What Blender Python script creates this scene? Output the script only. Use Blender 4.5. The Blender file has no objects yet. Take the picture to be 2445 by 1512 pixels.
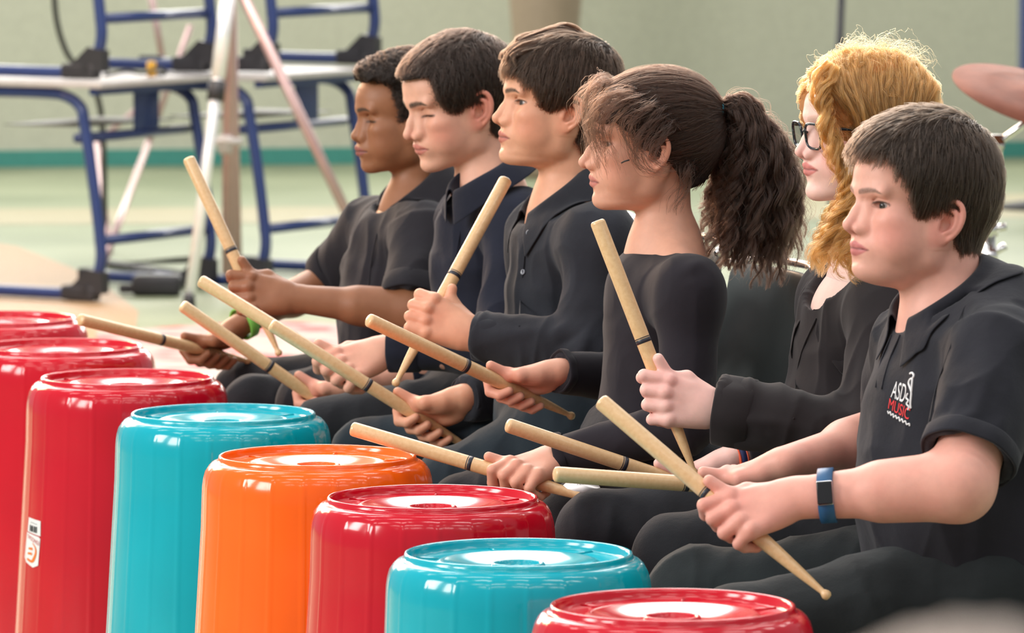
import bpy, bmesh, math, random
import numpy as np
from mathutils import Vector, Matrix
from mathutils.bvhtree import BVHTree

# ------------------------------------------------------------------ camera
SC = bpy.context.scene
COL = SC.collection
FPX = 13583.0                     # 200 mm lens on a 36 mm sensor, in photo pixels
CX, CY = 1222.5, 756.0
CAM_Z = 1.52
PITCH = math.atan((CY + 404.0) / FPX)
cam_data = bpy.data.cameras.new('camera')
cam_data.sensor_width = 36.0
cam_data.lens = 36.0 * FPX / 2445.0
cam_data.clip_end = 200
cam = bpy.data.objects.new('camera', cam_data)
COL.objects.link(cam)
cam.location = (0, 0, CAM_Z)
cam.rotation_euler = (math.pi / 2 - PITCH, 0, 0)
SC.camera = cam
cam_data.dof.use_dof = True
cam_data.dof.focus_distance = 8.15
cam_data.dof.aperture_fstop = 11.0
# ------------------------------------------------------------------ exposure, world, lights
SC.view_settings.view_transform = 'Standard'
SC.view_settings.look = 'None'
SC.view_settings.gamma = 1.0
SC.view_settings.use_curve_mapping = False
SC.view_settings.exposure = 0.15
SC.cycles.use_denoising = True
SC.cycles.max_bounces = 8
SC.cycles.sample_clamp_indirect = 8.0
world = bpy.data.worlds.new('hall daylight')
SC.world = world
world.use_nodes = True
bgn = world.node_tree.nodes['Background']
bgn.inputs['Color'].default_value = (0.93, 0.96, 1.0, 1)
bgn.inputs['Strength'].default_value = 0.38

def area_light(name, loc, target, sx, sy, power, color):
    d = bpy.data.lights.new(name, 'AREA')
    d.shape = 'RECTANGLE'
    d.size = sx
    d.size_y = sy
    d.energy = power
    d.color = color
    o = bpy.data.objects.new(name, d)
    COL.objects.link(o)
    o.location = loc
    v = Vector(target) - Vector(loc)
    o.rotation_euler = v.to_track_quat('-Z', 'Y').to_euler()
    return o
# two added fill panels high to the left, lighting the faces and bucket edges
area_light('side_fill_light', (-9.0, 6.6, 4.4), (0.0, 9.0, 0.8), 2.0, 3.2, 360, (1.0, 0.97, 0.93))
area_light('side_fill_light', (-8.6, 3.2, 4.4), (0.0, 9.0, 0.8), 2.0, 3.2, 340, (1.0, 0.97, 0.93))
# warm low daylight from the windows behind the players
area_light('rear_window_light', (-4.0, 16.5, 3.9), (0.2, 8.6, 1.1), 3.6, 1.8, 440, (1.0, 0.62, 0.36))
# rows of ceiling lamps over the hall
for iy in range(7):
    for ix in range(5):
        x, y = -4.6 + 2.3 * ix + (iy % 2) * .5, 0.5 + 2.35 * iy
        area_light('ceiling_lamp_light', (x, y, 5.6), (x, y, 0), 1.35, .32, 17, (1.0, 0.98, 0.95))
area_light('rear_fill_light', (-.8, 16.4, 6.4), (-.4, 11.0, 0.5), 7.0, 4.4, 700, (1.0, 0.97, 0.92))  # added overhead panel, whitens the bucket-top reflections and rims the hair
area_light('far_hall_light', (-3.0, 20.5, 6.0), (-1.0, 26.0, 1.0), 7.0, 3.0, 360, (1.0, 0.98, 0.93))  # added fill turned towards the far wall to lighten it

def PX(px, py, Y):
    """the point at depth Y that the photo shows at (px, py)"""
    dx = (px - CX) / FPX
    dy = -(py - CY) / FPX
    c, s = math.cos(PITCH), math.sin(PITCH)
    d = np.array([dx, c + dy * s, -s + dy * c])
    t = Y / d[1]
    return np.array([0, 0, CAM_Z]) + d * t
def PZ(px, py, z):
    """the point at height z that the photo shows at (px, py)"""
    dx = (px - CX) / FPX
    dy = -(py - CY) / FPX
    c, s = math.cos(PITCH), math.sin(PITCH)
    d = np.array([dx, c + dy * s, -s + dy * c])
    t = (z - CAM_Z) / d[2]
    return np.array([0, 0, CAM_Z]) + d * t
# ------------------------------------------------------------------ materials
def srgb(r, g, b):
    f = lambda c: (c / 255.0) / 12.92 if c / 255.0 <= 0.04045 else ((c / 255.0 + 0.055) / 1.055) ** 2.4
    return (f(r), f(g), f(b), 1.0)
class NT:
    def __init__(s, name):
        s.m = bpy.data.materials.new(name)
        s.m.use_nodes = True
        s.t = s.m.node_tree
        s.b = s.t.nodes['Principled BSDF']
    def n(s, kind, **kw):
        x = s.t.nodes.new(kind)
        for k, v in kw.items():
            if k in x.inputs.keys():
                x.inputs[k].default_value = v
            else:
                setattr(x, k, v)
        return x
    def l(s, a, ao, b, bi):
        s.t.links.new(a.outputs[ao], b.inputs[bi])
    def bump(s, src, so, strength, dist=0.001):
        bp = s.n('ShaderNodeBump', Strength=strength, Distance=dist)
        s.l(src, so, bp, 'Height')
        s.l(bp, 'Normal', s.b, 'Normal')
        return bp
def mix_noise(nt, c1, c2, scale, detail=4.0, lo=0.35, hi=0.65, coord='Object'):
    tc = nt.n('ShaderNodeTexCoord')
    no = nt.n('ShaderNodeTexNoise', Scale=scale, Detail=detail)
    nt.l(tc, coord, no, 'Vector')
    r = nt.n('ShaderNodeValToRGB')
    r.color_ramp.elements[0].position = lo
    r.color_ramp.elements[1].position = hi
    r.color_ramp.elements[0].color = c1
    r.color_ramp.elements[1].color = c2
    nt.l(no, 'Fac', r, 'Fac')
    nt.l(r, 'Color', nt.b, 'Base Color')
    return no, r
def plain(name, col, rough=0.5, metal=0.0, spec=0.5, coat=0.0):
    nt = NT(name)
    c2 = tuple(min(1, x * 1.08) for x in col[:3]) + (1,)
    mix_noise(nt, col, c2, 30.0)
    nt.b.inputs['Roughness'].default_value = rough
    nt.b.inputs['Metallic'].default_value = metal
    nt.b.inputs['Specular IOR Level'].default_value = spec
    nt.b.inputs['Coat Weight'].default_value = coat
    return nt.m
def plastic(name, col):
    nt = NT(name)
    no, r = mix_noise(nt, col, tuple(x * 0.93 for x in col[:3]) + (1,), 6.0)
    nt.b.inputs['Roughness'].default_value = 0.14
    nt.b.inputs['Specular IOR Level'].default_value = 0.5
    nt.b.inputs['Coat Weight'].default_value = 0.10
    nt.b.inputs['Coat Roughness'].default_value = 0.06
    n2 = nt.n('ShaderNodeTexNoise', Scale=14.0, Detail=2.0)
    tc = nt.n('ShaderNodeTexCoord')
    nt.l(tc, 'Object', n2, 'Vector')
    nt.bump(n2, 'Fac', 0.12, 0.002)
    return nt.m
def cloth(name, col, rough=0.9, weave=900.0, sheen=0.10, bump=0.35, tint=None):
    nt = NT(name)
    c2 = tint or tuple(x * 1.35 for x in col[:3]) + (1,)
    mix_noise(nt, col, c2, 9.0, 6.0, 0.3, 0.75)
    nt.b.inputs['Roughness'].default_value = rough
    nt.b.inputs['Specular IOR Level'].default_value = 0.25
    nt.b.inputs['Sheen Weight'].default_value = sheen
    nt.b.inputs['Sheen Roughness'].default_value = 0.5
    tc = nt.n('ShaderNodeTexCoord')
    n2 = nt.n('ShaderNodeTexNoise', Scale=weave, Detail=2.0)
    n3 = nt.n('ShaderNodeTexNoise', Scale=38.0, Detail=3.0)
    ad = nt.n('ShaderNodeMath', operation='MULTIPLY_ADD')
    nt.l(tc, 'Object', n2, 'Vector')
    nt.l(tc, 'Object', n3, 'Vector')
    nt.l(n2, 'Fac', ad, 0)
    ad.inputs[1].default_value = 0.25
    nt.l(n3, 'Fac', ad, 2)
    nt.bump(ad, 'Value', bump, 0.004)
    return nt.m
def skin_mat(name, rough=0.5, sss=0.25, radius=(0.012, 0.005, 0.003)):
    nt = NT(name)
    at = nt.n('ShaderNodeAttribute', attribute_name='pigment')
    tc = nt.n('ShaderNodeTexCoord')
    no = nt.n('ShaderNodeTexNoise', Scale=60.0, Detail=5.0)
    nt.l(tc, 'Object', no, 'Vector')
    hs = nt.n('ShaderNodeHueSaturation')
    mr = nt.n('ShaderNodeMapRange')
    mr.inputs['From Min'].default_value = 0.3
    mr.inputs['From Max'].default_value = 0.7
    mr.inputs['To Min'].default_value = 0.95
    mr.inputs['To Max'].default_value = 1.05
    nt.l(no, 'Fac', mr, 'Value')
    nt.l(mr, 'Result', hs, 'Value')
    nt.l(at, 'Color', hs, 'Color')
    nt.l(hs, 'Color', nt.b, 'Base Color')
    nt.b.inputs['Roughness'].default_value = rough
    nt.b.inputs['Specular IOR Level'].default_value = 0.4
    nt.b.inputs['Subsurface Weight'].default_value = sss
    nt.b.inputs['Subsurface Radius'].default_value = radius
    nt.b.inputs['Subsurface Scale'].default_value = 0.6
    n2 = nt.n('ShaderNodeTexNoise', Scale=420.0, Detail=3.0)
    nt.l(tc, 'Object', n2, 'Vector')
    nt.bump(n2, 'Fac', 0.12, 0.001)
    return nt.m
def hair_mat(name, col, rough=0.35, rr=0.4):
    m = bpy.data.materials.new(name)
    m.use_nodes = True
    t = m.node_tree
    t.nodes.remove(t.nodes['Principled BSDF'])
    h = t.nodes.new('ShaderNodeBsdfHairPrincipled')
    h.parametrization = 'COLOR'
    h.inputs['Roughness'].default_value = rough
    h.inputs['Radial Roughness'].default_value = rr
    h.inputs['IOR'].default_value = 1.42
    inf = t.nodes.new('ShaderNodeHairInfo')
    hs = t.nodes.new('ShaderNodeHueSaturation')
    mr = t.nodes.new('ShaderNodeMapRange')
    mr.inputs['To Min'].default_value = 0.65
    mr.inputs['To Max'].default_value = 1.3
    t.links.new(inf.outputs['Random'], mr.inputs['Value'])
    t.links.new(mr.outputs['Result'], hs.inputs['Value'])
    hs.inputs['Color'].default_value = col

    t.links.new(hs.outputs['Color'], h.inputs['Color'])
    t.links.new(h.outputs[0], t.nodes['Material Output'].inputs['Surface'])
    return m
# ------------------------------------------------------------------ objects
def tag(o, label=None, cat=None, group=None, kind=None):
    if label: o['label'] = label
    if cat: o['category'] = cat
    if group: o['group'] = group
    if kind: o['kind'] = kind
    return o
def empty(name, loc=(0, 0, 0), rz=0.0):
    o = bpy.data.objects.new(name, None)
    COL.objects.link(o)
    o.location = tuple(float(v) for v in loc)
    o.rotation_euler = (0, 0, rz)
    o.empty_display_size = 0.1
    return o
def obj_from(name, V, F, mat, parent=None, smooth=True, local=False):
    """mesh object; V in world space unless local, moved into the parent's space"""
    me = bpy.data.meshes.new(name)
    V = np.asarray(V, dtype=np.float64)
    if parent is not None and not local:
        mw = parent_matrix(parent).inverted()
        M = np.array(mw)
        V = V @ M[:3, :3].T + M[:3, 3]
    if isinstance(F, np.ndarray):
        F = F.astype(np.int32)
        me.vertices.add(len(V))
        me.vertices.foreach_set('co', V.astype(np.float32).ravel())
        k = F.shape[1]
        me.loops.add(F.size)
        me.loops.foreach_set('vertex_index', F.ravel())
        me.polygons.add(len(F))
        me.polygons.foreach_set('loop_start', np.arange(0, F.size, k, dtype=np.int32))
        me.polygons.foreach_set('loop_total', np.full(len(F), k, dtype=np.int32))
        me.update(calc_edges=True)
    else:
        me.from_pydata([tuple(v) for v in V], [], F)
        me.update()
    me.validate()
    if smooth:
        me.polygons.foreach_set('use_smooth', np.ones(len(me.polygons), dtype=bool))
    me.materials.append(mat)
    o = bpy.data.objects.new(name, me)
    COL.objects.link(o)
    if parent is not None:
        o.parent = parent
    return o
def parent_matrix(p):
    M = Matrix.Identity(4)
    chain = []
    while p is not None:
        chain.append(p)
        p = p.parent
    for q in reversed(chain):
        M = M @ (Matrix.Translation(q.location) @ q.rotation_euler.to_matrix().to_4x4() @ Matrix.Diagonal(q.scale).to_4x4())
    return M
class MB:
    """collects shapes as one mesh"""
    def __init__(s):
        s.v, s.f = [], []
    def add(s, V, F):
        n = len(s.v)
        s.v += [tuple(float(c) for c in v) for v in V]
        s.f += [[i + n for i in f] for f in F]
        return s
    def box(s, c, size, R=None, bev=0.0):
        bm = bmesh.new()
        bmesh.ops.create_cube(bm, size=1.0)
        for v in bm.verts:
            v.co = Vector((v.co.x * size[0], v.co.y * size[1], v.co.z * size[2]))
        if bev > 0:
            bmesh.ops.bevel(bm, geom=bm.edges[:], offset=bev, segments=3, affect='EDGES', profile=0.6)
        bm.verts.index_update()
        V = np.array([v.co[:] for v in bm.verts])
        F = [[v.index for v in f.verts] for f in bm.faces]
        bm.free()
        if R is not None:
            V = V @ np.asarray(R).T
        s.add(V + np.asarray(c), F)
        return s
    def tube(s, pts, rad, seg=12, closed=False, caps=True, flat=None):
        """swept tube through pts; rad scalar or list; flat=(vector, factor) squashes it along a direction"""
        pts = [np.asarray(p, float) for p in pts]
        n = len(pts)
        rad = [rad] * n if np.isscalar(rad) else list(rad)
        T = []
        for i in range(n):
            a = pts[(i - 1) % n] if (closed or i > 0) else pts[0]
            b = pts[(i + 1) % n] if (closed or i < n - 1) else pts[-1]
            t = b - a
            T.append(t / (np.linalg.norm(t) + 1e-12))
        up = np.array([0, 0, 1.0]) if abs(T[0][2]) < 0.9 else np.array([1.0, 0, 0])
        x = np.cross(up, T[0])
        x /= np.linalg.norm(x)
        V, F = [], []
        for i in range(n):
            x = x - T[i] * np.dot(x, T[i])
            x /= np.linalg.norm(x)
            y = np.cross(T[i], x)
            for k in range(seg):
                a = 2 * math.pi * k / seg
                o = (x * math.cos(a) + y * math.sin(a)) * rad[i]
                if flat is not None:
                    o = o - flat[0] * np.dot(o, flat[0]) * (1 - flat[1])
                V.append(pts[i] + o)
        m = n if closed else n - 1
        for i in range(m):
            for k in range(seg):
                a, b = i * seg + k, i * seg + (k + 1) % seg
                c, d = ((i + 1) % n) * seg + (k + 1) % seg, ((i + 1) % n) * seg + k
                F.append([a, b, c, d])
        if caps and not closed:
            F.append(list(range(seg))[::-1])
            F.append([(n - 1) * seg + k for k in range(seg)])
        s.add(V, F)
        return s
    def lathe(s, prof, seg=64, mod=None, M=None):
        """prof list of (r, z); r = 0 closes at the axis"""
        V, F, rows = [], [], []
        for j, (r, z) in enumerate(prof):
            if r < 1e-6:
                rows.append([len(V)])
                V.append((0, 0, z))
            else:
                row = []
                for k in range(seg):
                    a = 2 * math.pi * k / seg
                    rr = r + (mod(j, k, a) if mod else 0)
                    row.append(len(V))
                    V.append((rr * math.cos(a), rr * math.sin(a), z))
                rows.append(row)
        for j in range(len(rows) - 1):
            A, B = rows[j], rows[j + 1]
            for k in range(seg):
                k2 = (k + 1) % seg
                if len(A) == 1 and len(B) == 1: continue
                if len(A) == 1: F.append([A[0], B[k2], B[k]])
                elif len(B) == 1: F.append([A[k], A[k2], B[0]])
                else: F.append([A[k], A[k2], B[k2], B[k]])
        V = np.array(V)
        if M is not None:
            M = np.array(M)
            V = V @ M[:3, :3].T + M[:3, 3]
        s.add(V, F)
        return s
    def build(s, name, mat, parent=None, smooth=True, local=False, sharp=None):
        o = obj_from(name, np.array(s.v), s.f, mat, parent, smooth, local)
        if sharp is not None:
            o.data.set_sharp_from_angle(angle=math.radians(sharp))
        return o
def arc(c, r, a0, a1, ux, uy, n=8):
    c, ux, uy = np.asarray(c, float), np.asarray(ux, float), np.asarray(uy, float)
    return [c + ux * r * math.cos(a0 + (a1 - a0) * i / n) + uy * r * math.sin(a0 + (a1 - a0) * i / n) for i in range(n + 1)]
def smooth_path(pts, per=6):
    """Catmull-Rom through the points"""
    P = [np.asarray(p, float) for p in pts]
    P = [2 * P[0] - P[1]] + P + [2 * P[-1] - P[-2]]
    out = []
    for i in range(1, len(P) - 2):
        for k in range(per):
            t = k / per
            out.append(0.5 * ((2 * P[i]) + (-P[i - 1] + P[i + 1]) * t + (2 * P[i - 1] - 5 * P[i] + 4 * P[i + 1] - P[i + 2]) * t * t + (-P[i - 1] + 3 * P[i] - 3 * P[i + 1] + P[i + 2]) * t ** 3))
    out.append(P[-2])
    return out
def copy_tree(o, parent=None):
    c = o.copy()
    COL.objects.link(c)
    c.parent = parent
    for ch in [k for k in bpy.data.objects if k.parent == o]:
        copy_tree(ch, c)
    return c
# ------------------------------------------------------------------ sculpting field (distance grid -> mesh)
def unit(v):
    v = np.asarray(v, float)
    return v / (np.linalg.norm(v) + 1e-12)
class Field:
    def __init__(s, lo, hi, vox):
        s.lo = np.asarray(lo, float)
        s.vox = vox
        s.n = np.maximum(4, np.ceil((np.asarray(hi, float) - s.lo) / vox).astype(int) + 1)
        s.f = np.full(tuple(s.n), 0.05, dtype=np.float32)
    def box(s, lo, hi):
        a = np.clip(np.floor((np.asarray(lo) - s.lo) / s.vox).astype(int), 0, s.n - 1)
        b = np.clip(np.ceil((np.asarray(hi) - s.lo) / s.vox).astype(int) + 1, 1, s.n)
        if (b <= a).any(): return None
        sl = tuple(slice(a[i], b[i]) for i in range(3))
        c = [(s.lo[i] + s.vox * np.arange(a[i], b[i])).astype(np.float32) for i in range(3)]
        return sl, c[0][:, None, None], c[1][None, :, None], c[2][None, None, :]
    def op(s, lo, hi, fn, k=0.0, mode='u'):
        m = k + 3.5 * s.vox
        r = s.box(np.asarray(lo) - m, np.asarray(hi) + m)
        if r is None: return
        sl, X, Y, Z = r
        d = fn(X, Y, Z)
        a = s.f[sl]
        if mode == 'u':
            if k > 0:
                h = np.maximum(k - np.abs(a - d), 0) / k
                s.f[sl] = np.minimum(a, d) - h * h * k * 0.25
            else: s.f[sl] = np.minimum(a, d)
        elif mode == 's':
            d = -d
            if k > 0:
                h = np.maximum(k - np.abs(a - d), 0) / k
                s.f[sl] = np.maximum(a, d) + h * h * k * 0.25
            else: s.f[sl] = np.maximum(a, d)
    def ell(s, c, r, R=None, k=0.0, mode='u'):
        """ellipsoid; the rows of R are its axes"""
        c, r = np.asarray(c, float), np.asarray(r, float)
        R = np.eye(3) if R is None else np.asarray(R, float)
        ext = np.sqrt(((R.T * r) ** 2).sum(axis=1))
        def fn(X, Y, Z):
            x, y, z = X - c[0], Y - c[1], Z - c[2]
            q = [(x * R[i, 0] + y * R[i, 1] + z * R[i, 2]) / r[i] for i in range(3)]
            k0 = np.sqrt(q[0] ** 2 + q[1] ** 2 + q[2] ** 2)
            k1 = np.sqrt((q[0] / r[0]) ** 2 + (q[1] / r[1]) ** 2 + (q[2] / r[2]) ** 2) + 1e-6
            return (k0 * (k0 - 1.0) / k1).astype(np.float32)
        s.op(c - ext, c + ext, fn, k, mode)
    def cone(s, a, b, ra, rb, k=0.0, mode='u', sq=None):
        """round cone; sq=(axis, factor) flattens it along an axis"""
        a, b = np.asarray(a, float), np.asarray(b, float)
        rm = max(ra, rb)
        d = b - a
        L2 = float(d @ d) + 1e-12
        def fn(X, Y, Z):
            x, y, z = X - a[0], Y - a[1], Z - a[2]
            h = np.clip((x * d[0] + y * d[1] + z * d[2]) / L2, 0, 1)
            x, y, z = x - h * d[0], y - h * d[1], z - h * d[2]
            if sq is not None:
                ax, fac = sq
                t = x * ax[0] + y * ax[1] + z * ax[2]
                e = t * (1.0 / fac - 1.0)
                x, y, z = x + e * ax[0], y + e * ax[1], z + e * ax[2]
            return (np.sqrt(x * x + y * y + z * z) - (ra + (rb - ra) * h)).astype(np.float32)
        s.op(np.minimum(a, b) - rm, np.maximum(a, b) + rm, fn, k, mode)
    def sleeve(s, a, b, ra, rb, k=.02, hollow=.012, wall=.0045, sq=None):
        """cone with a flat open end at b, hollowed so that the arm shows inside"""
        a, b = np.asarray(a, float), np.asarray(b, float)
        L = np.linalg.norm(b - a); d = (b - a) / L
        rm = max(ra, rb)
        def mk(r0, r1, z0, z1, rnd):
            def fn(X, Y, Z):
                x, y, z = X - a[0], Y - a[1], Z - a[2]
                t = x * d[0] + y * d[1] + z * d[2]
                x, y, z = x - t * d[0], y - t * d[1], z - t * d[2]
                if sq is not None:
                    ax, fac = sq
                    e = (x * ax[0] + y * ax[1] + z * ax[2]) * (1.0 / fac - 1.0)
                    x, y, z = x + e * ax[0], y + e * ax[1], z + e * ax[2]
                rr = np.sqrt(x * x + y * y + z * z) - (r0 + (r1 - r0) * np.clip(t / L, 0, 1))
                return np.maximum(rr, np.maximum(z0 - t, t - z1)).astype(np.float32)
            return fn
        s.op(np.minimum(a, b) - rm, np.maximum(a, b) + rm, mk(ra, rb, 0, L, 0), k)
        if hollow:
            s.op(b - rm, b + rm, mk(ra - wall, rb - wall, L - hollow, L + .02, 0), 0.0, 's')
    def chain(s, pts, rads, k=0.0, mode='u', sq=None):
        for i in range(len(pts) - 1):
            s.cone(pts[i], pts[i + 1], rads[i], rads[i + 1], k if i == 0 else max(k, 0.002), mode, sq)
    def mesh(s, relax=1):
        return surface_net(s.f, s.lo, s.vox, relax)
def surface_net(f, lo, vox, relax=1):
    f = np.pad(f, 1, constant_values=0.05)
    lo = np.asarray(lo) - vox
    ins = f < 0
    nx, ny, nz = f.shape
    cnt = np.zeros((nx - 1, ny - 1, nz - 1), dtype=np.int8)
    for i in (0, 1):
        for j in (0, 1):
            for k in (0, 1):
                cnt += ins[i:nx - 1 + i, j:ny - 1 + j, k:nz - 1 + k]
    act = (cnt > 0) & (cnt < 8)
    ci, cj, ck = np.nonzero(act)
    nv = len(ci)
    idx = np.full(act.shape, -1, dtype=np.int32)
    idx[ci, cj, ck] = np.arange(nv)
    corner = {(i, j, k): f[ci + i, cj + j, ck + k] for i in (0, 1) for j in (0, 1) for k in (0, 1)}
    S = np.zeros((nv, 3))
    N = np.zeros(nv)
    for ax in range(3):
        for u in (0, 1):
            for w in (0, 1):
                a = [0, 0, 0]; b = [0, 0, 0]
                o = [q for q in range(3) if q != ax]
                a[o[0]] = b[o[0]] = u
                a[o[1]] = b[o[1]] = w
                b[ax] = 1
                fa, fb = corner[tuple(a)], corner[tuple(b)]
                m = (fa < 0) != (fb < 0)
                t = np.where(m, fa / np.where(m, fa - fb, 1), 0)
                for q in range(3):
                    S[:, q] += np.where(m, a[q] + (t if q == ax else 0), 0)
                N += m
    V = S / N[:, None] + np.stack([ci, cj, ck], 1)
    V = lo + V * vox
    Q = []
    for ax in range(3):
        sl0 = [slice(1, -1)] * 3; sl1 = [slice(1, -1)] * 3
        sl0[ax] = slice(0, -1); sl1[ax] = slice(1, None)
        A, B = ins[tuple(sl0)], ins[tuple(sl1)]
        for flip, m in ((False, A & ~B), (True, ~A & B)):
            i, j, k = np.nonzero(m)
            g = [i, j, k]
            o = [q for q in range(3) if q != ax]
            base = [g[q] + (1 if q != ax else 0) for q in range(3)]
            def cell(du, dw):
                c = [base[0].copy(), base[1].copy(), base[2].copy()]
                c[o[0]] = c[o[0]] - 1 + du
                c[o[1]] = c[o[1]] - 1 + dw
                return idx[c[0], c[1], c[2]]
            q4 = np.stack([cell(0, 0), cell(1, 0), cell(1, 1), cell(0, 1)], 1)
            if (ax == 1) != flip: q4 = q4[:, ::-1]
            Q.append(q4)
    F = np.concatenate(Q)
    F = F[(F >= 0).all(axis=1)]
    for _ in range(relax):
        V = laplace(V, F, 0.5)
    return V, F
def laplace(V, F, w):
    acc = np.zeros_like(V); n = np.zeros(len(V))
    for a, b in ((0, 1), (1, 2), (2, 3), (3, 0)):
        for p, q in ((a, b), (b, a)):
            for c in range(3):
                acc[:, c] += np.bincount(F[:, p], V[F[:, q], c], minlength=len(V))
            n += np.bincount(F[:, p], minlength=len(V))
    return V * (1 - w) + w * acc / np.maximum(n, 1)[:, None]
def vnormals(V, F):
    fn = np.cross(V[F[:, 2]] - V[F[:, 0]], V[F[:, 3]] - V[F[:, 1]])
    N = np.zeros_like(V)
    for k in range(4):
        for c in range(3):
            N[:, c] += np.bincount(F[:, k], fn[:, c], minlength=len(V))
    return N / (np.linalg.norm(N, axis=1)[:, None] + 1e-12)
_rs = np.random.RandomState(7)
_NG = _rs.rand(32, 32, 32).astype(np.float32) * 2 - 1
def vnoise(P, scale, off=0.0):
    """smooth 3-D value noise in -1..1"""
    q = np.asarray(P) * scale + off
    i = np.floor(q).astype(int)
    t = q - i
    t = t * t * (3 - 2 * t)
    i = i & 31; j = (i + 1) & 31
    g = _NG
    def L(a, b, w): return a + (b - a) * w
    x0 = L(g[i[:, 0], i[:, 1], i[:, 2]], g[j[:, 0], i[:, 1], i[:, 2]], t[:, 0])
    x1 = L(g[i[:, 0], j[:, 1], i[:, 2]], g[j[:, 0], j[:, 1], i[:, 2]], t[:, 0])
    x2 = L(g[i[:, 0], i[:, 1], j[:, 2]], g[j[:, 0], i[:, 1], j[:, 2]], t[:, 0])
    x3 = L(g[i[:, 0], j[:, 1], j[:, 2]], g[j[:, 0], j[:, 1], j[:, 2]], t[:, 0])
    return L(L(x0, x1, t[:, 1]), L(x2, x3, t[:, 1]), t[:, 2])
def seg_dist(P, a, b):
    a, b = np.asarray(a, float), np.asarray(b, float)
    d = b - a
    h = np.clip(((P - a) @ d) / (d @ d + 1e-12), 0, 1)
    return np.linalg.norm(P - a - h[:, None] * d, axis=1), h
def join_meshes(parts):
    V, F, n = [], [], 0
    for v, f in parts:
        V.append(v); F.append(f + n); n += len(v)
    return np.concatenate(V), np.concatenate(F)
def paint(o, C):
    at = o.data.color_attributes.new('pigment', 'FLOAT_COLOR', 'POINT')
    C4 = np.ones((len(C), 4), dtype=np.float32)
    C4[:, :3] = C
    at.data.foreach_set('color', C4.ravel())
def hair_curves(name, strands, rad, mat, parent):
    """strands: array (n, m, 3) in world space, drawn as real hair curves"""
    n, m = strands.shape[:2]
    M = np.array(parent_matrix(parent).inverted())
    P = strands.reshape(-1, 3) @ M[:3, :3].T + M[:3, 3]
    hc = bpy.data.hair_curves.new(name)
    hc.add_curves([m] * n)
    hc.attributes['position'].data.foreach_set('vector', P.astype(np.float32).ravel())
    r = hc.attributes.get('radius') or hc.attributes.new('radius', 'FLOAT', 'POINT')
    t = np.linspace(0, 1, m)
    rr = np.tile(rad * (1 - 0.65 * t ** 3), n)
    r.data.foreach_set('value', rr.astype(np.float32))
    hc.materials.append(mat)
    o = bpy.data.objects.new(name, hc)
    COL.objects.link(o)
    o.parent = parent
    return o
# ------------------------------------------------------------------ materials used below
MAT = {}
MAT['wall'] = plain('sage wall paint', srgb(192, 192, 172), .7)
MAT['skirting'] = plain('teal skirting paint', srgb(66, 140, 128), .45)
MAT['blue'] = plain('blue enamel', srgb(36, 54, 108), .3, coat=.3)
MAT['black_plastic'] = plain('black plastic', srgb(46, 44, 48), .5)
MAT['laminate'] = plain('grey laminate', srgb(190, 184, 182), .45)
MAT['chrome'] = plain('chrome', (.82, .80, .80, 1), .18, 1.0)
MAT['rose_metal'] = plain('dull rose metal', srgb(190, 160, 158), .35, .6)
MAT['chair_shell'] = plain('charcoal plastic', srgb(82, 88, 88), .42)
MAT['white_metal'] = plain('bright metal', (.92, .92, .95, 1), .25, .35)
MAT['ink'] = plain('black ink', (.02, .02, .03, 1), .4)
MAT['yellow'] = plain('yellow plastic', srgb(226, 170, 50), .4)
MAT['paper'] = plain('white paper', srgb(226, 224, 224), .6)
MAT['grey_line'] = plain('pencil grey', srgb(120, 120, 124), .6)
MAT['cable'] = plain('dark rubber', srgb(60, 60, 52), .6)
MAT['pillar'] = plain('brown pillar paint', srgb(150, 132, 112), .6)
MAT['window_frame'] = plain('white window frame', srgb(225, 225, 220), .5)
def wood_stick():
    nt = NT('maple drumstick')
    tc = nt.n('ShaderNodeTexCoord')
    mp = nt.n('ShaderNodeMapping')
    mp.inputs['Scale'].default_value = (30, 30, 30)
    wv = nt.n('ShaderNodeTexNoise', Scale=6.0, Detail=6.0)
    r = nt.n('ShaderNodeValToRGB')
    r.color_ramp.elements[0].position = .3; r.color_ramp.elements[1].position = .7
    r.color_ramp.elements[0].color = srgb(214, 173, 124); r.color_ramp.elements[1].color = srgb(225, 188, 140)
    nt.l(tc, 'Object', mp, 'Vector'); nt.l(mp, 'Vector', wv, 'Vector'); nt.l(wv, 'Fac', r, 'Fac'); nt.l(r, 'Color', nt.b, 'Base Color')
    nt.b.inputs['Roughness'].default_value = .35
    nt.b.inputs['Coat Weight'].default_value = .3
    return nt.m
MAT['stick'] = wood_stick()
def floor_mat():
    nt = NT('painted sports floor')
    tc = nt.n('ShaderNodeTexCoord')
    no = nt.n('ShaderNodeTexNoise', Scale=1.2, Detail=3.0)
    nt.l(tc, 'Object', no, 'Vector')
    r = nt.n('ShaderNodeValToRGB')
    r.color_ramp.elements[0].color = srgb(130, 139, 112); r.color_ramp.elements[1].color = srgb(148, 155, 127)
    r.color_ramp.elements[0].position = .35; r.color_ramp.elements[1].position = .65
    nt.l(no, 'Fac', r, 'Fac'); nt.l(r, 'Color', nt.b, 'Base Color')
    nt.b.inputs['Roughness'].default_value = .5
    nt.b.inputs['Specular IOR Level'].default_value = .25
    n2 = nt.n('ShaderNodeTexNoise', Scale=9.0, Detail=3.0)
    nt.l(tc, 'Object', n2, 'Vector')
    nt.bump(n2, 'Fac', .15, .004)
    return nt.m
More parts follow.
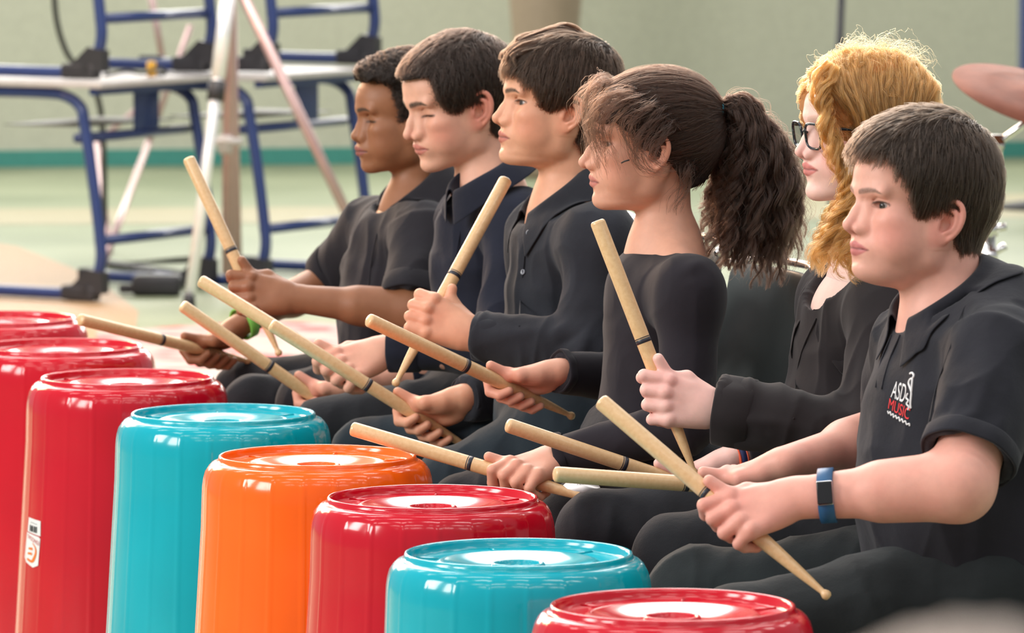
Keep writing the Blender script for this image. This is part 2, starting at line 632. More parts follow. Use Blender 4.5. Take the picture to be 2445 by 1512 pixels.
def rug_mat():
    nt = NT('patterned rug')
    tc = nt.n('ShaderNodeTexCoord')
    vo = nt.n('ShaderNodeTexVoronoi', Scale=7.0)
    no = nt.n('ShaderNodeTexNoise', Scale=5.0, Detail=4.0)
    nt.l(tc, 'Object', vo, 'Vector'); nt.l(tc, 'Object', no, 'Vector')
    mx = nt.n('ShaderNodeMath', operation='MULTIPLY_ADD')
    nt.l(vo, 'Distance', mx, 0); mx.inputs[1].default_value = .8; nt.l(no, 'Fac', mx, 2)
    r = nt.n('ShaderNodeValToRGB')
    e = r.color_ramp.elements
    e[0].position = .48; e[0].color = srgb(150, 120, 118); e[1].position = .95; e[1].color = srgb(170, 160, 155)
    a = e.new(.66); a.color = srgb(200, 70, 72); b = e.new(.78); b.color = srgb(180, 130, 128)
    nt.l(mx, 'Value', r, 'Fac'); nt.l(r, 'Color', nt.b, 'Base Color')
    nt.b.inputs['Roughness'].default_value = .9
    return nt.m
# ------------------------------------------------------------------ the hall
WALL_L, WALL_R = np.array([-9.0, 24.65, 0.0]), np.array([9.0, 27.65, 0.0])
wd = unit(WALL_R - WALL_L); wn = np.array([-wd[1], wd[0], 0])       # along the wall, and away from the camera
def slab(name, corners, z0, z1, mat, kind='structure'):
    V = [(x, y, z0) for x, y in corners] + [(x, y, z1) for x, y in corners]
    n = len(corners)
    F = [list(range(n))[::-1], [n + i for i in range(n)]] + [[i, (i + 1) % n, n + (i + 1) % n, n + i] for i in range(n)]
    o = obj_from(name, V, F, mat, None, smooth=False)
    tag(o, kind=kind)
    return o
floor = slab('floor', [(-9, -6), (9, -6), (9, 28), (-9, 28)], -.1, 0.0, floor_mat())
def wall_piece(name, t0, t1, z0, z1, mat, d0=0.0, d1=.25, parent=None):
    L = np.linalg.norm(WALL_R - WALL_L)
    a, b = WALL_L + wd * L * t0, WALL_L + wd * L * t1
    c = [a + wn * d0, b + wn * d0, b + wn * d1, a + wn * d1]
    V = [(p[0], p[1], z0) for p in c] + [(p[0], p[1], z1) for p in c]
    F = [[3, 2, 1, 0], [4, 5, 6, 7]] + [[i, (i + 1) % 4, 4 + (i + 1) % 4, 4 + i] for i in range(4)]
    return V, F
mb = MB()
mb.add(*wall_piece('', 0, 1, 0, 2.0, None))
mb.add(*wall_piece('', 0, 1, 4.9, 7.0, None))
bays = [(.06, .20), (.235, .375), (.41, .55), (.585, .725), (.76, .90)]
edges = [0.0] + [t for b in bays for t in b] + [1.0]
for i in range(0, len(edges), 2):
    mb.add(*wall_piece('', edges[i], edges[i + 1], 2.0, 4.9, None))
tag(mb.build('wall_back', MAT['wall'], None, smooth=False), kind='structure')
mb = MB(); mb.add(*wall_piece('', 0, 1, 0, .075, None, -.015, 0.0))
tag(mb.build('baseboard_back', MAT['skirting'], None, smooth=False), kind='structure')
glass = NT('daylit window glass')
glass.b.inputs['Emission Color'].default_value = (1.0, .96, .9, 1)
glass.b.inputs['Emission Strength'].default_value = 9.0
glass.b.inputs['Base Color'].default_value = (.8, .85, .9, 1)
for i, (t0, t1) in enumerate(bays):
    mb = MB()
    e = .004
    for (a, b, z0, z1) in ((t0, t0 + e, 2, 4.9), (t1 - e, t1, 2, 4.9), (t0, t1, 2, 2.08), (t0, t1, 4.82, 4.9), (t0, t1, 3.4, 3.46), ((t0 + t1) / 2 - e / 2, (t0 + t1) / 2 + e / 2, 2, 4.9)):
        mb.add(*wall_piece('', a, b, z0, z1, None, .08, .14))
    w = mb.build('window_%d' % (i + 1), MAT['window_frame'], None, smooth=False)
    tag(w, kind='structure')
    mb = MB(); mb.add(*wall_piece('', t0, t1, 2.0, 4.9, None, .10, .11))
    mb.build('pane', glass.m, w, smooth=False)
# painted court markings on the floor
tan = plain('tan court paint', srgb(164, 132, 98), .55)
orange = plain('orange line paint', srgb(156, 148, 118), .55)
q = [PZ(-60, 575, 0), PZ(40, 590, 0), PZ(170, 640, 0), PZ(260, 690, 0), PZ(330, 745, 0), PZ(300, 900, 0), PZ(-300, 900, 0)]
o = obj_from('trim_1', [(p[0], p[1], .002) for p in q] , [list(range(len(q)))[::-1]], tan, None, False); tag(o, kind='structure')
q = [PZ(-60, 500, 0), PZ(1200, 492, 0), PZ(1200, 530, 0), PZ(-60, 538, 0)]
o = obj_from('trim_2', [(p[0], p[1], .002) for p in q], [[3, 2, 1, 0]], orange, None, False); tag(o, kind='structure')
q = [PZ(1900, 470, 0), PZ(2600, 462, 0), PZ(2600, 520, 0), PZ(1900, 525, 0)]
o = obj_from('trim_3', [(p[0], p[1], .002) for p in q], [[3, 2, 1, 0]], plain('faded court paint', srgb(160, 152, 118), .55), None, False); tag(o, kind='structure')
# rug on the floor behind the left players
q = [PZ(230, 800, 0), PZ(640, 770, 0), PZ(1150, 800, 0), PZ(1180, 1000, 0), PZ(240, 1010, 0)]
V = [(p[0], p[1], .001) for p in q] + [(p[0], p[1], .009) for p in q]
n = len(q)
o = obj_from('rug', V, [list(range(n)), [n + i for i in range(n)][::-1]] + [[i, n + i, n + (i + 1) % n, (i + 1) % n] for i in range(n)], rug_mat(), None, False)
tag(o, 'red and grey patterned rug on the green floor under the players at left', 'rug')
# brown pillar standing against the far wall
mb = MB()
pc = PZ(1300, 405, 0)
mb.lathe([(0, 0), (.115, 0), (.12, .05), (.135, .5), (.165, .85), (.17, 2.2), (0, 2.2)], 32, M=Matrix.Translation((pc[0], pc[1] - .6, 0)))
o = mb.build('pillar', MAT['pillar'], None)
tag(o, 'brown tapering pillar in front of the pale green wall, top centre', 'pillar')
# ------------------------------------------------------------------ school desks, stacked two high
DW, DD = unit((.49, .87, 0)), unit((-.87, .49, 0))
ZU = np.array([0, 0, 1.0])
def desk(origin):
    o_ = np.asarray(origin, float)
    root = empty('school_desk', o_)
    p = lambda w, d, z: o_ + DW * w + DD * d + ZU * z
    W_ = .66
    top = MB()
    R = np.stack([DW, DD, ZU], 1)
    top.box(p(W_ / 2, .17, .705), (.74, .52, .022), R, .006)
    top.build('table_top', MAT['laminate'], root, sharp=40)
    rl = MB()
    rl.box(p(W_ / 2, -.045, .682), (.70, .03, .022), R, .003)
    rl.box(p(W_ / 2, .385, .682), (.70, .03, .022), R, .003)
    rl.build('rail', MAT['blue'], root)
    for w in (0, W_):
        path = [p(w, .42, .675), p(w, .16, .675), p(w, .07, .665), p(w, .015, .63), p(w, -.0, .57), p(w, -.03, .40), p(w, -.055, .22), p(w, -.06, .14), p(w, -.04, .075), p(w, .0, .04), p(w, .06, .026), p(w, .40, .026)]
        MB().tube(smooth_path(path, 5), .019, 12).build('leg', MAT['blue'], root)
        fm = MB()
        fm.box(p(w, .02, .030), (.05, .13, .05), R, .012)
        V = [p(w - .022, -.075, .03), p(w + .022, -.075, .03), p(w + .022, -.075, .10), p(w - .022, -.075, .10), p(w - .022, .07, .03), p(w + .022, .07, .03), p(w + .022, -.02, .11), p(w - .022, -.02, .11)]
        fm.add(V, [[0, 1, 2, 3], [5, 4, 7, 6], [1, 5, 6, 2], [4, 0, 3, 7], [3, 2, 6, 7], [4, 5, 1, 0]])
        fm.lathe([(0, 0), (.012, 0), (.012, .028), (0, .028)], 16, M=Matrix(np.block([[np.stack([-DD, ZU, -DW], 1) if False else np.stack([DD, ZU, DW], 1), (p(w - .03, -.01, .045))[:, None]], [np.zeros((1, 3)), np.ones((1, 1))]])))
        fm.build('corner_cap', MAT['black_plastic'], root, sharp=40)
        fm = MB()
        fm.box(p(w, .42, .027), (.048, .08, .05), R, .01)
        fm.build('foot_cap', MAT['black_plastic'], root, sharp=40)
    MB().tube([p(0, -.05, .20), p(W_, -.05, .20)], .017, 12).build('crossbar', MAT['blue'], root)
    MB().tube([p(0, .03, .53), p(W_, .03, .53)], .016, 12).build('tray_rail', MAT['blue'], root)
    pn = MB(); pn.box(p(W_ * .62, .03, .60), (.14, .012, .14), R, .003)
    pn.build('brace_plate', MAT['blue'], root)
    tr_ = MB(); tr_.box(p(W_ * .5, .2, .565), (.56, .30, .004), R)
    tr_.build('tray', plain('wire tray grey', srgb(120, 118, 110), .5), root)
    return root
A = PZ(205, 722, 0)
d1 = desk(A)
tag(d1, 'blue-framed grey-topped school desk on the floor at far left, under another', 'desk', 'stacked school desks')
B = PZ(598, 690, 0)
d2 = desk(B)
tag(d2, 'blue-framed school desk on the floor behind the left drummer, under another', 'desk', 'stacked school desks')
d3 = desk(A + DW * .01 + ZU * .717)
tag(d3, 'blue-framed school desk standing on top of the far left desk', 'desk', 'stacked school desks')
d4 = desk(B + DW * .05 + ZU * .717)
tag(d4, 'blue-framed school desk standing on top of the desk behind the left drummer', 'desk', 'stacked school desks')
# small things lying on the lower left desk
t0 = A + ZU * .717
mb = MB()
c = PX(362, 182, A[1] + .35)
mb.lathe([(0, 0), (.014, 0), (.016, .004), (.016, .045), (.010, .05), (0, .05)], 20, M=Matrix.Translation((c[0], c[1], .7165)))
tag(mb.build('tape_roll', MAT['yellow'], None), 'small yellow plastic object on the far left desk top', 'tape')
pts = [PX(255, 185, A[1] + .35), PX(275, 172, A[1] + .36), PX(310, 165, A[1] + .34), PX(345, 172, A[1] + .33), PX(385, 160, A[1] + .36), PX(400, 172, A[1] + .37), PX(380, 192, A[1] + .38)]
pts = [np.array([p[0], p[1] - .10, max(p[2], .7235)]) for p in pts]
tag(MB().tube(smooth_path(pts, 6), .0055, 8).build('cable', MAT['cable'], None), 'coil of dark cable lying on the far left desk top', 'cable')
pts = [PX(128, -120, A[1] + 1.6), PX(130, 0, A[1] + 1.6), PX(140, 70, A[1] + 1.6), PX(162, 130, A[1] + 1.6), PX(195, 175, A[1] + 1.6), PX(240, 260, A[1] + 1.6), PX(250, 500, A[1] + 1.6)]
e_ = pts[-1]
pts += [np.array([e_[0], e_[1], .012]), np.array([e_[0] + .3, e_[1] + .1, .012])]
hang = smooth_path(pts, 6)
tag(MB().tube(hang, .011, 8).build('cable', MAT['cable'], None), 'thin dark cable hanging down behind the far left desks', 'cable')
# ------------------------------------------------------------------ tall tripod stand
def rod(mbm, a, b, r, seg=14): mbm.tube([a, b], r, seg)
T0 = 18.3
root = empty('tripod_stand', (PX(538, 650, T0)[0], T0, 0))
tag(root, 'tall silver tripod stand with spread legs in front of the stacked desks', 'stand')
cb = PX(544, 655, T0); ct = PX(552, -700, T0)
MB().tube([cb, ct], .020, 16).build('column', MAT['rose_metal'], root)
hub = PX(552, -70, T0)
lf = PZ(452, 738, 0)
MB().tube([lf + [0, 0, .012], lf * .01 + hub * .99], .0185, 16).build('leg', MAT['white_metal'], root)
def on(a, b, py):
    t = [a + (b - a) * k for k in np.linspace(0, 1, 400)]
    return min(t, key=lambda q: abs((CY - FPX * ((q - np.array([0, 0, CAM_Z])) @ np.array([0, math.sin(PITCH), math.cos(PITCH)])) / ((q - np.array([0, 0, CAM_Z])) @ np.array([0, math.cos(PITCH), -math.sin(PITCH)]))) - py))
k1 = on(lf, hub, 195)
MB().tube([k1, on(lf, hub, 240)], .028, 16).build('leg_clamp', MAT['black_plastic'], root)
MB().tube([on(lf, hub, 185), on(lf, hub, -60)], .024, 16).build('outer_tube', MAT['white_metal'], root)
rf = PZ(925, 722, 0)
MB().tube([rf + [0, 0, .012], hub], .017, 16).build('leg', MAT['rose_metal'], root)
bf = np.array([cb[0] + .02, T0 + .28, .012])
MB().tube([bf, hub], .0145, 16).build('leg', MAT['rose_metal'], root)
m = MB()
m.lathe([(0, -.03), (.026, -.03), (.026, .03), (0, .03)], 20, M=Matrix.Translation(PX(540, 345, T0)))
m.tube([PX(515, 338, T0 - .02), PX(578, 338, T0 - .02)], .012, 12)
m.build('column_clamp', MAT['laminate'], root)
for p_ in (lf, rf, bf):
    MB().lathe([(0, 0.0005), (.02, 0.0005), (.02, .03), (.016, .05), (0, .05)], 16, M=Matrix.Translation((p_[0], p_[1], 0))).build('rubber_foot', MAT['black_plastic'], root)
# second, folded stand behind the desks
T1 = 21.0
root = empty('music_stand', (PX(300, 500, T1)[0], T1, 0))
tag(root, 'thin pinkish metal stand with crossed legs behind the far left desk', 'stand')
def rodp(a, b, r, name): MB().tube([a, b], r, 10).build(name, MAT['rose_metal'], root)
fA, fB, fC = PZ(235, 668, 0), PZ(262, 610, 0), PZ(420, 640, 0)
rodp(fA + [0, 0, .01], PX(355, 340, T1), .014, 'leg')
rodp(fB + [0, 0, .01], PX(232, 340, T1), .012, 'leg')
rodp(PX(355, 340, T1), PX(455, 60, T1), .012, 'arm')
rodp(PX(232, 340, T1), PX(398, 200, T1), .010, 'brace')
rodp(PX(398, 200, T1), PX(352, -60, T1), .013, 'arm')
# low dark things on the floor under the desks
m = MB()
a_, b_ = PZ(255, 640, 0), PZ(470, 672, 0)
m.tube([a_ + [0, 0, .016], b_ + [0, 0, .016]], .014, 12)
tag(m.build('floor_tube', MAT['black_plastic'], None), 'long black tube lying on the floor below the far left desk', 'tube')
c = PZ(375, 705, 0)
m = MB(); m.box((c[0], c[1], .035), (.16, .12, .066), None, .02); m.box((c[0] - .09, c[1], .022), (.07, .04, .03), None, .01)
tag(m.build('equipment_case', MAT['black_plastic'], None), 'small black case on the floor below the far left desk', 'case')
# ------------------------------------------------------------------ cymbal stand at right
C0 = 11.6
sx = PX(2362, 600, C0)
root = empty('cymbal_stand', (sx[0], C0, 0))
tag(root, 'chrome cymbal stand with wing nuts behind the polo-shirted player at right', 'stand')
top = PX(2378, 345, C0); tip = PX(2486, 268, C0)
MB().tube([(sx[0], C0, .15), PX(2362, 560, C0)], .0125, 14).build('lower_tube', MAT['chrome'], root)
MB().tube([PX(2362, 570, C0), top], .009, 14).build('upper_tube', MAT['chrome'], root)
MB().tube([top - unit(tip - top) * .02, tip + unit(tip - top) * .06], .008, 14).build('boom_arm', MAT['chrome'], root)
m = MB(); m.tube([top - [0, .02, 0], top + [0, .02, 0]], .017, 16); m.tube([top + [0, 0, .02], top - [0, 0, .03]], .014, 16)
m.build('tilter', MAT['chrome'], root)
m = MB(); m.tube([tip - [0, .015, 0], tip + [0, .015, 0]], .014, 14); m.tube([tip, tip + np.array([.0, 0, .06])], .006, 10)
m.build('cymbal_post', MAT['chrome'], root)
for py, dx in ((548, 28), (610, 26), (420, 8)):
    q_ = PX(2362, py, C0)
    m = MB()
    m.tube([q_ + [0, 0, -.014], q_ + [0, 0, .014]], .018, 16)
    m.tube([q_, q_ + [dx * .0009 + .008, -.01, .006 if py < 600 else .02]], [.007, .009], 10)
    m.build('wing_clamp', MAT['chrome'], root)
for a_ in (30, 150, 270):
    v = np.array([math.cos(math.radians(a_)), math.sin(math.radians(a_)), 0])
    b0 = np.array([sx[0], C0, 0])
    MB().tube([b0 + [0, 0, .45], b0 + v * .3 + [0, 0, .012]], .008, 10).build('leg', MAT['chrome'], root)
    MB().tube([b0 + [0, 0, .17], b0 + v * .2 + [0, 0, .16]], .006, 8).build('brace', MAT['chrome'], root)
cy = NT('bronze cymbal')
mix_noise(cy, srgb(122, 70, 52), srgb(110, 62, 46), 30)
cy.b.inputs['Metallic'].default_value = .25; cy.b.inputs['Roughness'].default_value = .6; cy.b.inputs['Specular IOR Level'].default_value = .25
def cymbal(c, R_, nrm, label):
    n_ = unit(nrm); x = unit(np.cross([0, 1, 0], n_)); y = np.cross(n_, x)
    M = np.eye(4); M[:3, 0] = x; M[:3, 1] = y; M[:3, 2] = n_; M[:3, 3] = c
    prof = [(0.009, .030), (.02, .030), (.035, .022), (.045, .014), (R_ * .6, .007), (R_, -.004), (R_, -.0055), (R_ * .6, .0055), (.045, .0125), (.035, .0205), (.02, .0285), (.009, .0285), (.009, .030)]
    mm = MB().lathe(prof, 96, M=M).build('cymbal', cy.m, None)
    tag(mm, label, 'cymbal', 'cymbals at the right edge')
cymbal(tip + np.array([.002, 0, .028]), .190, (.26, -.26, .93), 'copper coloured cymbal tilted on the chrome stand at top right')
# dark mic stands and cable against the back wall
def thin(name, a, b, r, label, cat):
    rr = empty(name, (a[0], a[1], 0))
    tag(rr, label, cat)
    MB().tube([a, b], r, 10).build('rod', MAT['black_plastic'], rr)
    m = MB()
    for k in range(3):
        v = np.array([math.cos(k * 2.09 + .4), math.sin(k * 2.09 + .4), 0])
        m.tube([np.array([a[0], a[1], .25]), np.array([a[0], a[1], .008]) + v * .28], .008, 8)
    m.build('tripod_base', MAT['black_plastic'], rr)
a = PZ(1990, 520, 0); thin('microphone_stand', a + [0, 0, .2], PX(2012, -60, a[1] + .1), .016, 'dark microphone stand behind the ginger-haired player', 'stand')
a = PZ(2478, 500, 0)
rr = empty('loudspeaker_stand', (a[0], a[1], 0)); tag(rr, 'dark blue loudspeaker stand at the top right corner behind the cymbal', 'stand')
MB().tube([np.array([a[0], a[1], .02]), PX(2478, 300, a[1])], .018, 14).build('column', MAT['black_plastic'], rr)
MB().lathe([(0, .001), (.16, .001), (.16, .02), (.03, .04), (0, .04)], 30, M=Matrix.Translation((a[0], a[1], 0))).build('base', MAT['black_plastic'], rr)
zc = PX(2478, 190, a[1])[2]
m = MB(); m.box((a[0] + .03, a[1], zc + .25), (.22, .25, .5), None, .03)
m.build('cabinet', MAT['blue'], rr, sharp=40)
# ------------------------------------------------------------------ upturned buckets
BW = .345
BTOP = .588
def bucket(cx, width, col, label, ribs=True, rot=0.0, zt=BTOP):
    Dd = FPX * BW / width
    c = PX(cx, 756, Dd)
    root = empty('bucket', (c[0], Dd, 0), rot)
    tag(root, label, 'bucket', 'upturned plastic buckets used as drums')
    R = BW / 2
    s = 1.0
    h = zt
    prof = []
    # mouth rim on the floor
    prof += [(R * 1.165, .001), (R * 1.20, .003), (R * 1.205, .012), (R * 1.195, .022), (R * 1.165, .024)]
    prof += [(R * 1.155, .06)]
    for k in range(1, 14):
        t = k / 14
        prof.append((R * (1.155 - .16 * t), .06 + (h - .075 - .06) * t))
    n0 = len(prof)
    z1 = h - .075
    for (r, z) in ((.999, -.058), (.995, -.045), (.985, -.033), (.968, -.023), (.945, -.0155), (.915, -.0105), (.885, -.0085), (.868, -.008)):
        prof.append((R * r, h + z))
    prof += [(R * .862, h - .004), (R * .856, h - .0005), (R * .845, h + .0005), (R * .832, h - .0005), (R * .824, h - .004), (R * .818, h - .010), (R * .80, h - .0125)]
    prof += [(R * .64, h - .0130), (R * .62, h - .0125), (R * .60, h - .0105), (R * .585, h - .0100), (R * .56, h - .0106), (R * .50, h - .0127), (R * .44, h - .0152), (R * .38, h - .0178), (R * .32, h - .0203), (R * .27, h - .0214), (R * .225, h - .0216)]
    prof += [(R * .208, h - .0200), (R * .200, h - .0150), (R * .193, h - .0136), (R * .184, h - .0132), (R * .174, h - .0138), (R * .166, h - .0165), (R * .155, h - .0200), (R * .14, h - .0206), (0, h - .0206)]
    nr = 22
    seg = 264
    def mod(j, k, a):
        if j < 5 or j > n0 + 3: return 0
        ph = (a / (2 * math.pi) * nr) % 1.0
        fade = 1.0 if j < n0 else .8
        d = min(ph, 1 - ph) * 2
        return .0013 * math.exp(-(d / .10) ** 2) * fade if ribs else 0
    MB().lathe(prof, seg, mod=mod).build('shell', MAT[col], root, local=True, smooth=True)
    # ribs moulded into the base
    for k in range(6):
        a = k * math.pi / 3 + .3
        v = np.array([math.cos(a), math.sin(a), 0])
        m = MB(); m.tube([v * R * .62 + [0, 0, h - .0125], v * R * .80 + [0, 0, h - .0125]], .0022, 8)
        m.build('base_rib', MAT[col], root, local=True)
    return root, c, Dd
MAT['red'] = plastic('red plastic', srgb(200, 8, 34))
MAT['teal'] = plastic('turquoise plastic', srgb(0, 168, 186))
MAT['orange'] = plastic('orange plastic', srgb(255, 104, 14))
BK = [bucket(1608, 687, 'red', 'red upturned bucket nearest the camera at the bottom edge', rot=.1),
      bucket(1238, 640, 'teal', 'turquoise upturned bucket in front of the nearest red one', rot=.5),
      bucket(1032, 590, 'red', 'red upturned bucket between the orange and the nearer turquoise bucket', rot=.2),
      bucket(757, 553, 'orange', 'orange upturned bucket in the middle of the row', rot=.05),
      bucket(532, 515, 'teal', 'turquoise upturned bucket just left of the orange one', rot=.35),
      bucket(303, 483, 'red', 'red upturned bucket with a white shop sticker on its side', rot=.15),
      bucket(144, 455, 'red', 'red upturned bucket second from the far end of the row', rot=.4),
      bucket(-3, 430, 'red', 'red upturned bucket at the far left end of the row', rot=.25)]
# shop sticker on the sixth bucket
def text_mesh(txt, size):
    cu = bpy.data.curves.new('txt', 'FONT'); cu.body = txt; cu.size = size; cu.align_x = 'CENTER'; cu.align_y = 'CENTER'
    o = bpy.data.objects.new('txt', cu); COL.objects.link(o)
    bpy.context.view_layer.update()
    me = bpy.data.meshes.new_from_object(o.evaluated_get(bpy.context.evaluated_depsgraph_get()))
    V = np.array([v.co[:] for v in me.vertices]); F = [list(p.vertices) for p in me.polygons]
    bpy.data.objects.remove(o); bpy.data.meshes.remove(me)
    return V, F
def bucket_sticker():
    root, c, Dd = BK[5]
    R = BW / 2
    def surf(u, v, off):
        """u metres round the bucket (towards the right of the picture), v = height"""
        r = R * (1.155 - .16 * (v - .06) / (BTOP - .135)) + off
        a = -math.pi / 2 - .99 + u / r
        return (c[0] + r * math.cos(a), Dd + r * math.sin(a), v)
    def patch(name, poly, mat, off, parent):
        bm = bmesh.new()
        vs = [bm.verts.new((p[0], p[1], 0)) for p in poly]
        bm.faces.new(vs)
        bmesh.ops.triangulate(bm, faces=bm.faces[:])
        for _ in range(3):
            bmesh.ops.subdivide_edges(bm, edges=bm.edges[:], cuts=1)
        bm.verts.index_update()
        V = [surf(v.co.x, v.co.y, off) for v in bm.verts]
        F = [[v.index for v in f.verts] for f in bm.faces]
        bm.free()
        return obj_from(name, V, F, mat, parent, smooth=False)
    v0 = PX(75, 1300, Dd - .1)[2]
    k = Dd / FPX            # metres per photo pixel
    um = k * 1.9
    P2 = lambda x, y: ((x - 76) * um, v0 - (y - 1300) * k)
    up = patch('price_sticker', [P2(58, 1272), P2(92, 1278), P2(91, 1242), P2(60, 1238)][::-1], MAT['paper'], .0012, root)
    lo = patch('logo_sticker', [P2(52, 1336), P2(58, 1346), P2(78, 1355), P2(90, 1348), P2(92, 1284), P2(88, 1280), P2(56, 1274)], MAT['paper'], .0012, root)
    og = plain('orange print', srgb(232, 118, 40), .5); pk = plain('red print', srgb(205, 90, 90), .5)
    for i, x in enumerate((66, 69, 71.5, 74, 77.5, 80, 83)):
        w = (1.0, .6, 1.2, .6, 1.1, .7, 1.2)[i]
        patch('barcode_bar', [P2(x - w, 1255 + i * .3), P2(x - w, 1270 + i * .3), P2(x + w, 1270 + i * .3), P2(x + w, 1255 + i * .3)], MAT['ink'], .0018, up)
    patch('print_line', [P2(67, 1247.5), P2(67, 1249), P2(84, 1252), P2(84, 1250.5)], MAT['grey_line'], .0018, up)
    # orange logo: a hooked stroke and two short bars, upside down as on the turned bucket
    pts = [(61, 1337), (75, 1341), (81, 1331), (84, 1318), (82, 1306), (75, 1297)]
    cur = smooth_path([np.array([a, b, 0.0]) for a, b in pts], 4)
    w_ = np.interp(np.linspace(0, 1, len(cur)), [0, .3, .6, 1], [2.6, 3.2, 2.0, .8])
    L_, R_ = [], []
    for i, q in enumerate(cur):
        t = cur[min(i + 1, len(cur) - 1)] - cur[max(i - 1, 0)]
        n = np.array([-t[1], t[0]]) / (np.linalg.norm(t) + 1e-9)
        L_.append(P2(q[0] + n[0] * w_[i], q[1] + n[1] * w_[i])); R_.append(P2(q[0] - n[0] * w_[i], q[1] - n[1] * w_[i]))
    for i in range(len(cur) - 1):
        pass
    V = [surf(a, b, .0018) for a, b in L_] + [surf(a, b, .0018) for a, b in R_]
    n = len(L_)
    obj_from('logo_stroke', V, [[i, i + 1, n + i + 1, n + i] for i in range(n - 1)], og, lo, False)
    patch('logo_bar', [P2(65, 1309), P2(64, 1314), P2(76, 1314), P2(75, 1308)], og, .0018, lo)
    patch('logo_bar', [P2(63, 1321), P2(62, 1326), P2(75, 1326), P2(74, 1320)], og, .0018, lo)
    V, F = text_mesh('ESNODAS', .010)
    a = math.radians(180)
    s = 30 * um / max(V[:, 0].max() - V[:, 0].min(), 1e-6)
    V2 = [surf(-(x) * s + 2 * k - .002, v0 - (1288.5 - 1300) * k - y * 1.0 - .004 * (-x * s) / .02 * 1.2, .0018) for x, y, z in V]
    obj_from('logo_lettering', V2, F, pk, lo, False)
bucket_sticker()
# ------------------------------------------------------------------ heads (frame: x forward, y the person's left, z up; metres)
MM = 0.001
def head_frame(pos, yaw, pitch=0.0, roll=0.0, scale=1.0):
    """pos = world point midway between the ears at eye level; yaw turns the face from -X towards the camera"""
    y, p, r = math.radians(yaw), math.radians(pitch), math.radians(roll)
    f = np.array([-math.cos(y), -math.sin(y), 0.0])
    l = np.array([math.sin(y), -math.cos(y), 0.0])
    u = np.array([0, 0, 1.0])
    f, u = f * math.cos(p) + u * math.sin(p), u * math.cos(p) - f * math.sin(p)
    l, u = l * math.cos(r) + u * math.sin(r), u * math.cos(r) - l * math.sin(r)
    return dict(o=np.asarray(pos, float), R=np.stack([f, l, u]), s=scale)
def h2w(H, V):
    return H['o'] + (np.asarray(V) * H['s']) @ H['R']
def w2h(H, P):
    return ((np.asarray(P, float) - H['o']) @ H['R'].T) / H['s']
FACE = dict(nose=(105.5, -29), nose_r=9.0, bridge=(96.5, -13), bridge_r=6.0, nasion=88, chin=(82, -88), chin_r=14, lip=0.0, lip_full=.9,
            cheek=1.0, jaw=1.0, brow=0.0, eye_open=8.6, eye_z=0.0, throat=0.0, ear_s=1.0, ear_x=0.0, ear_z=-14.0, forehead=0.0, mouth_open=0.0, neck_r=47.0, jawdrop=0.0, alar=1.0, back=0.0, ear_out=1.0, crown=0.0)
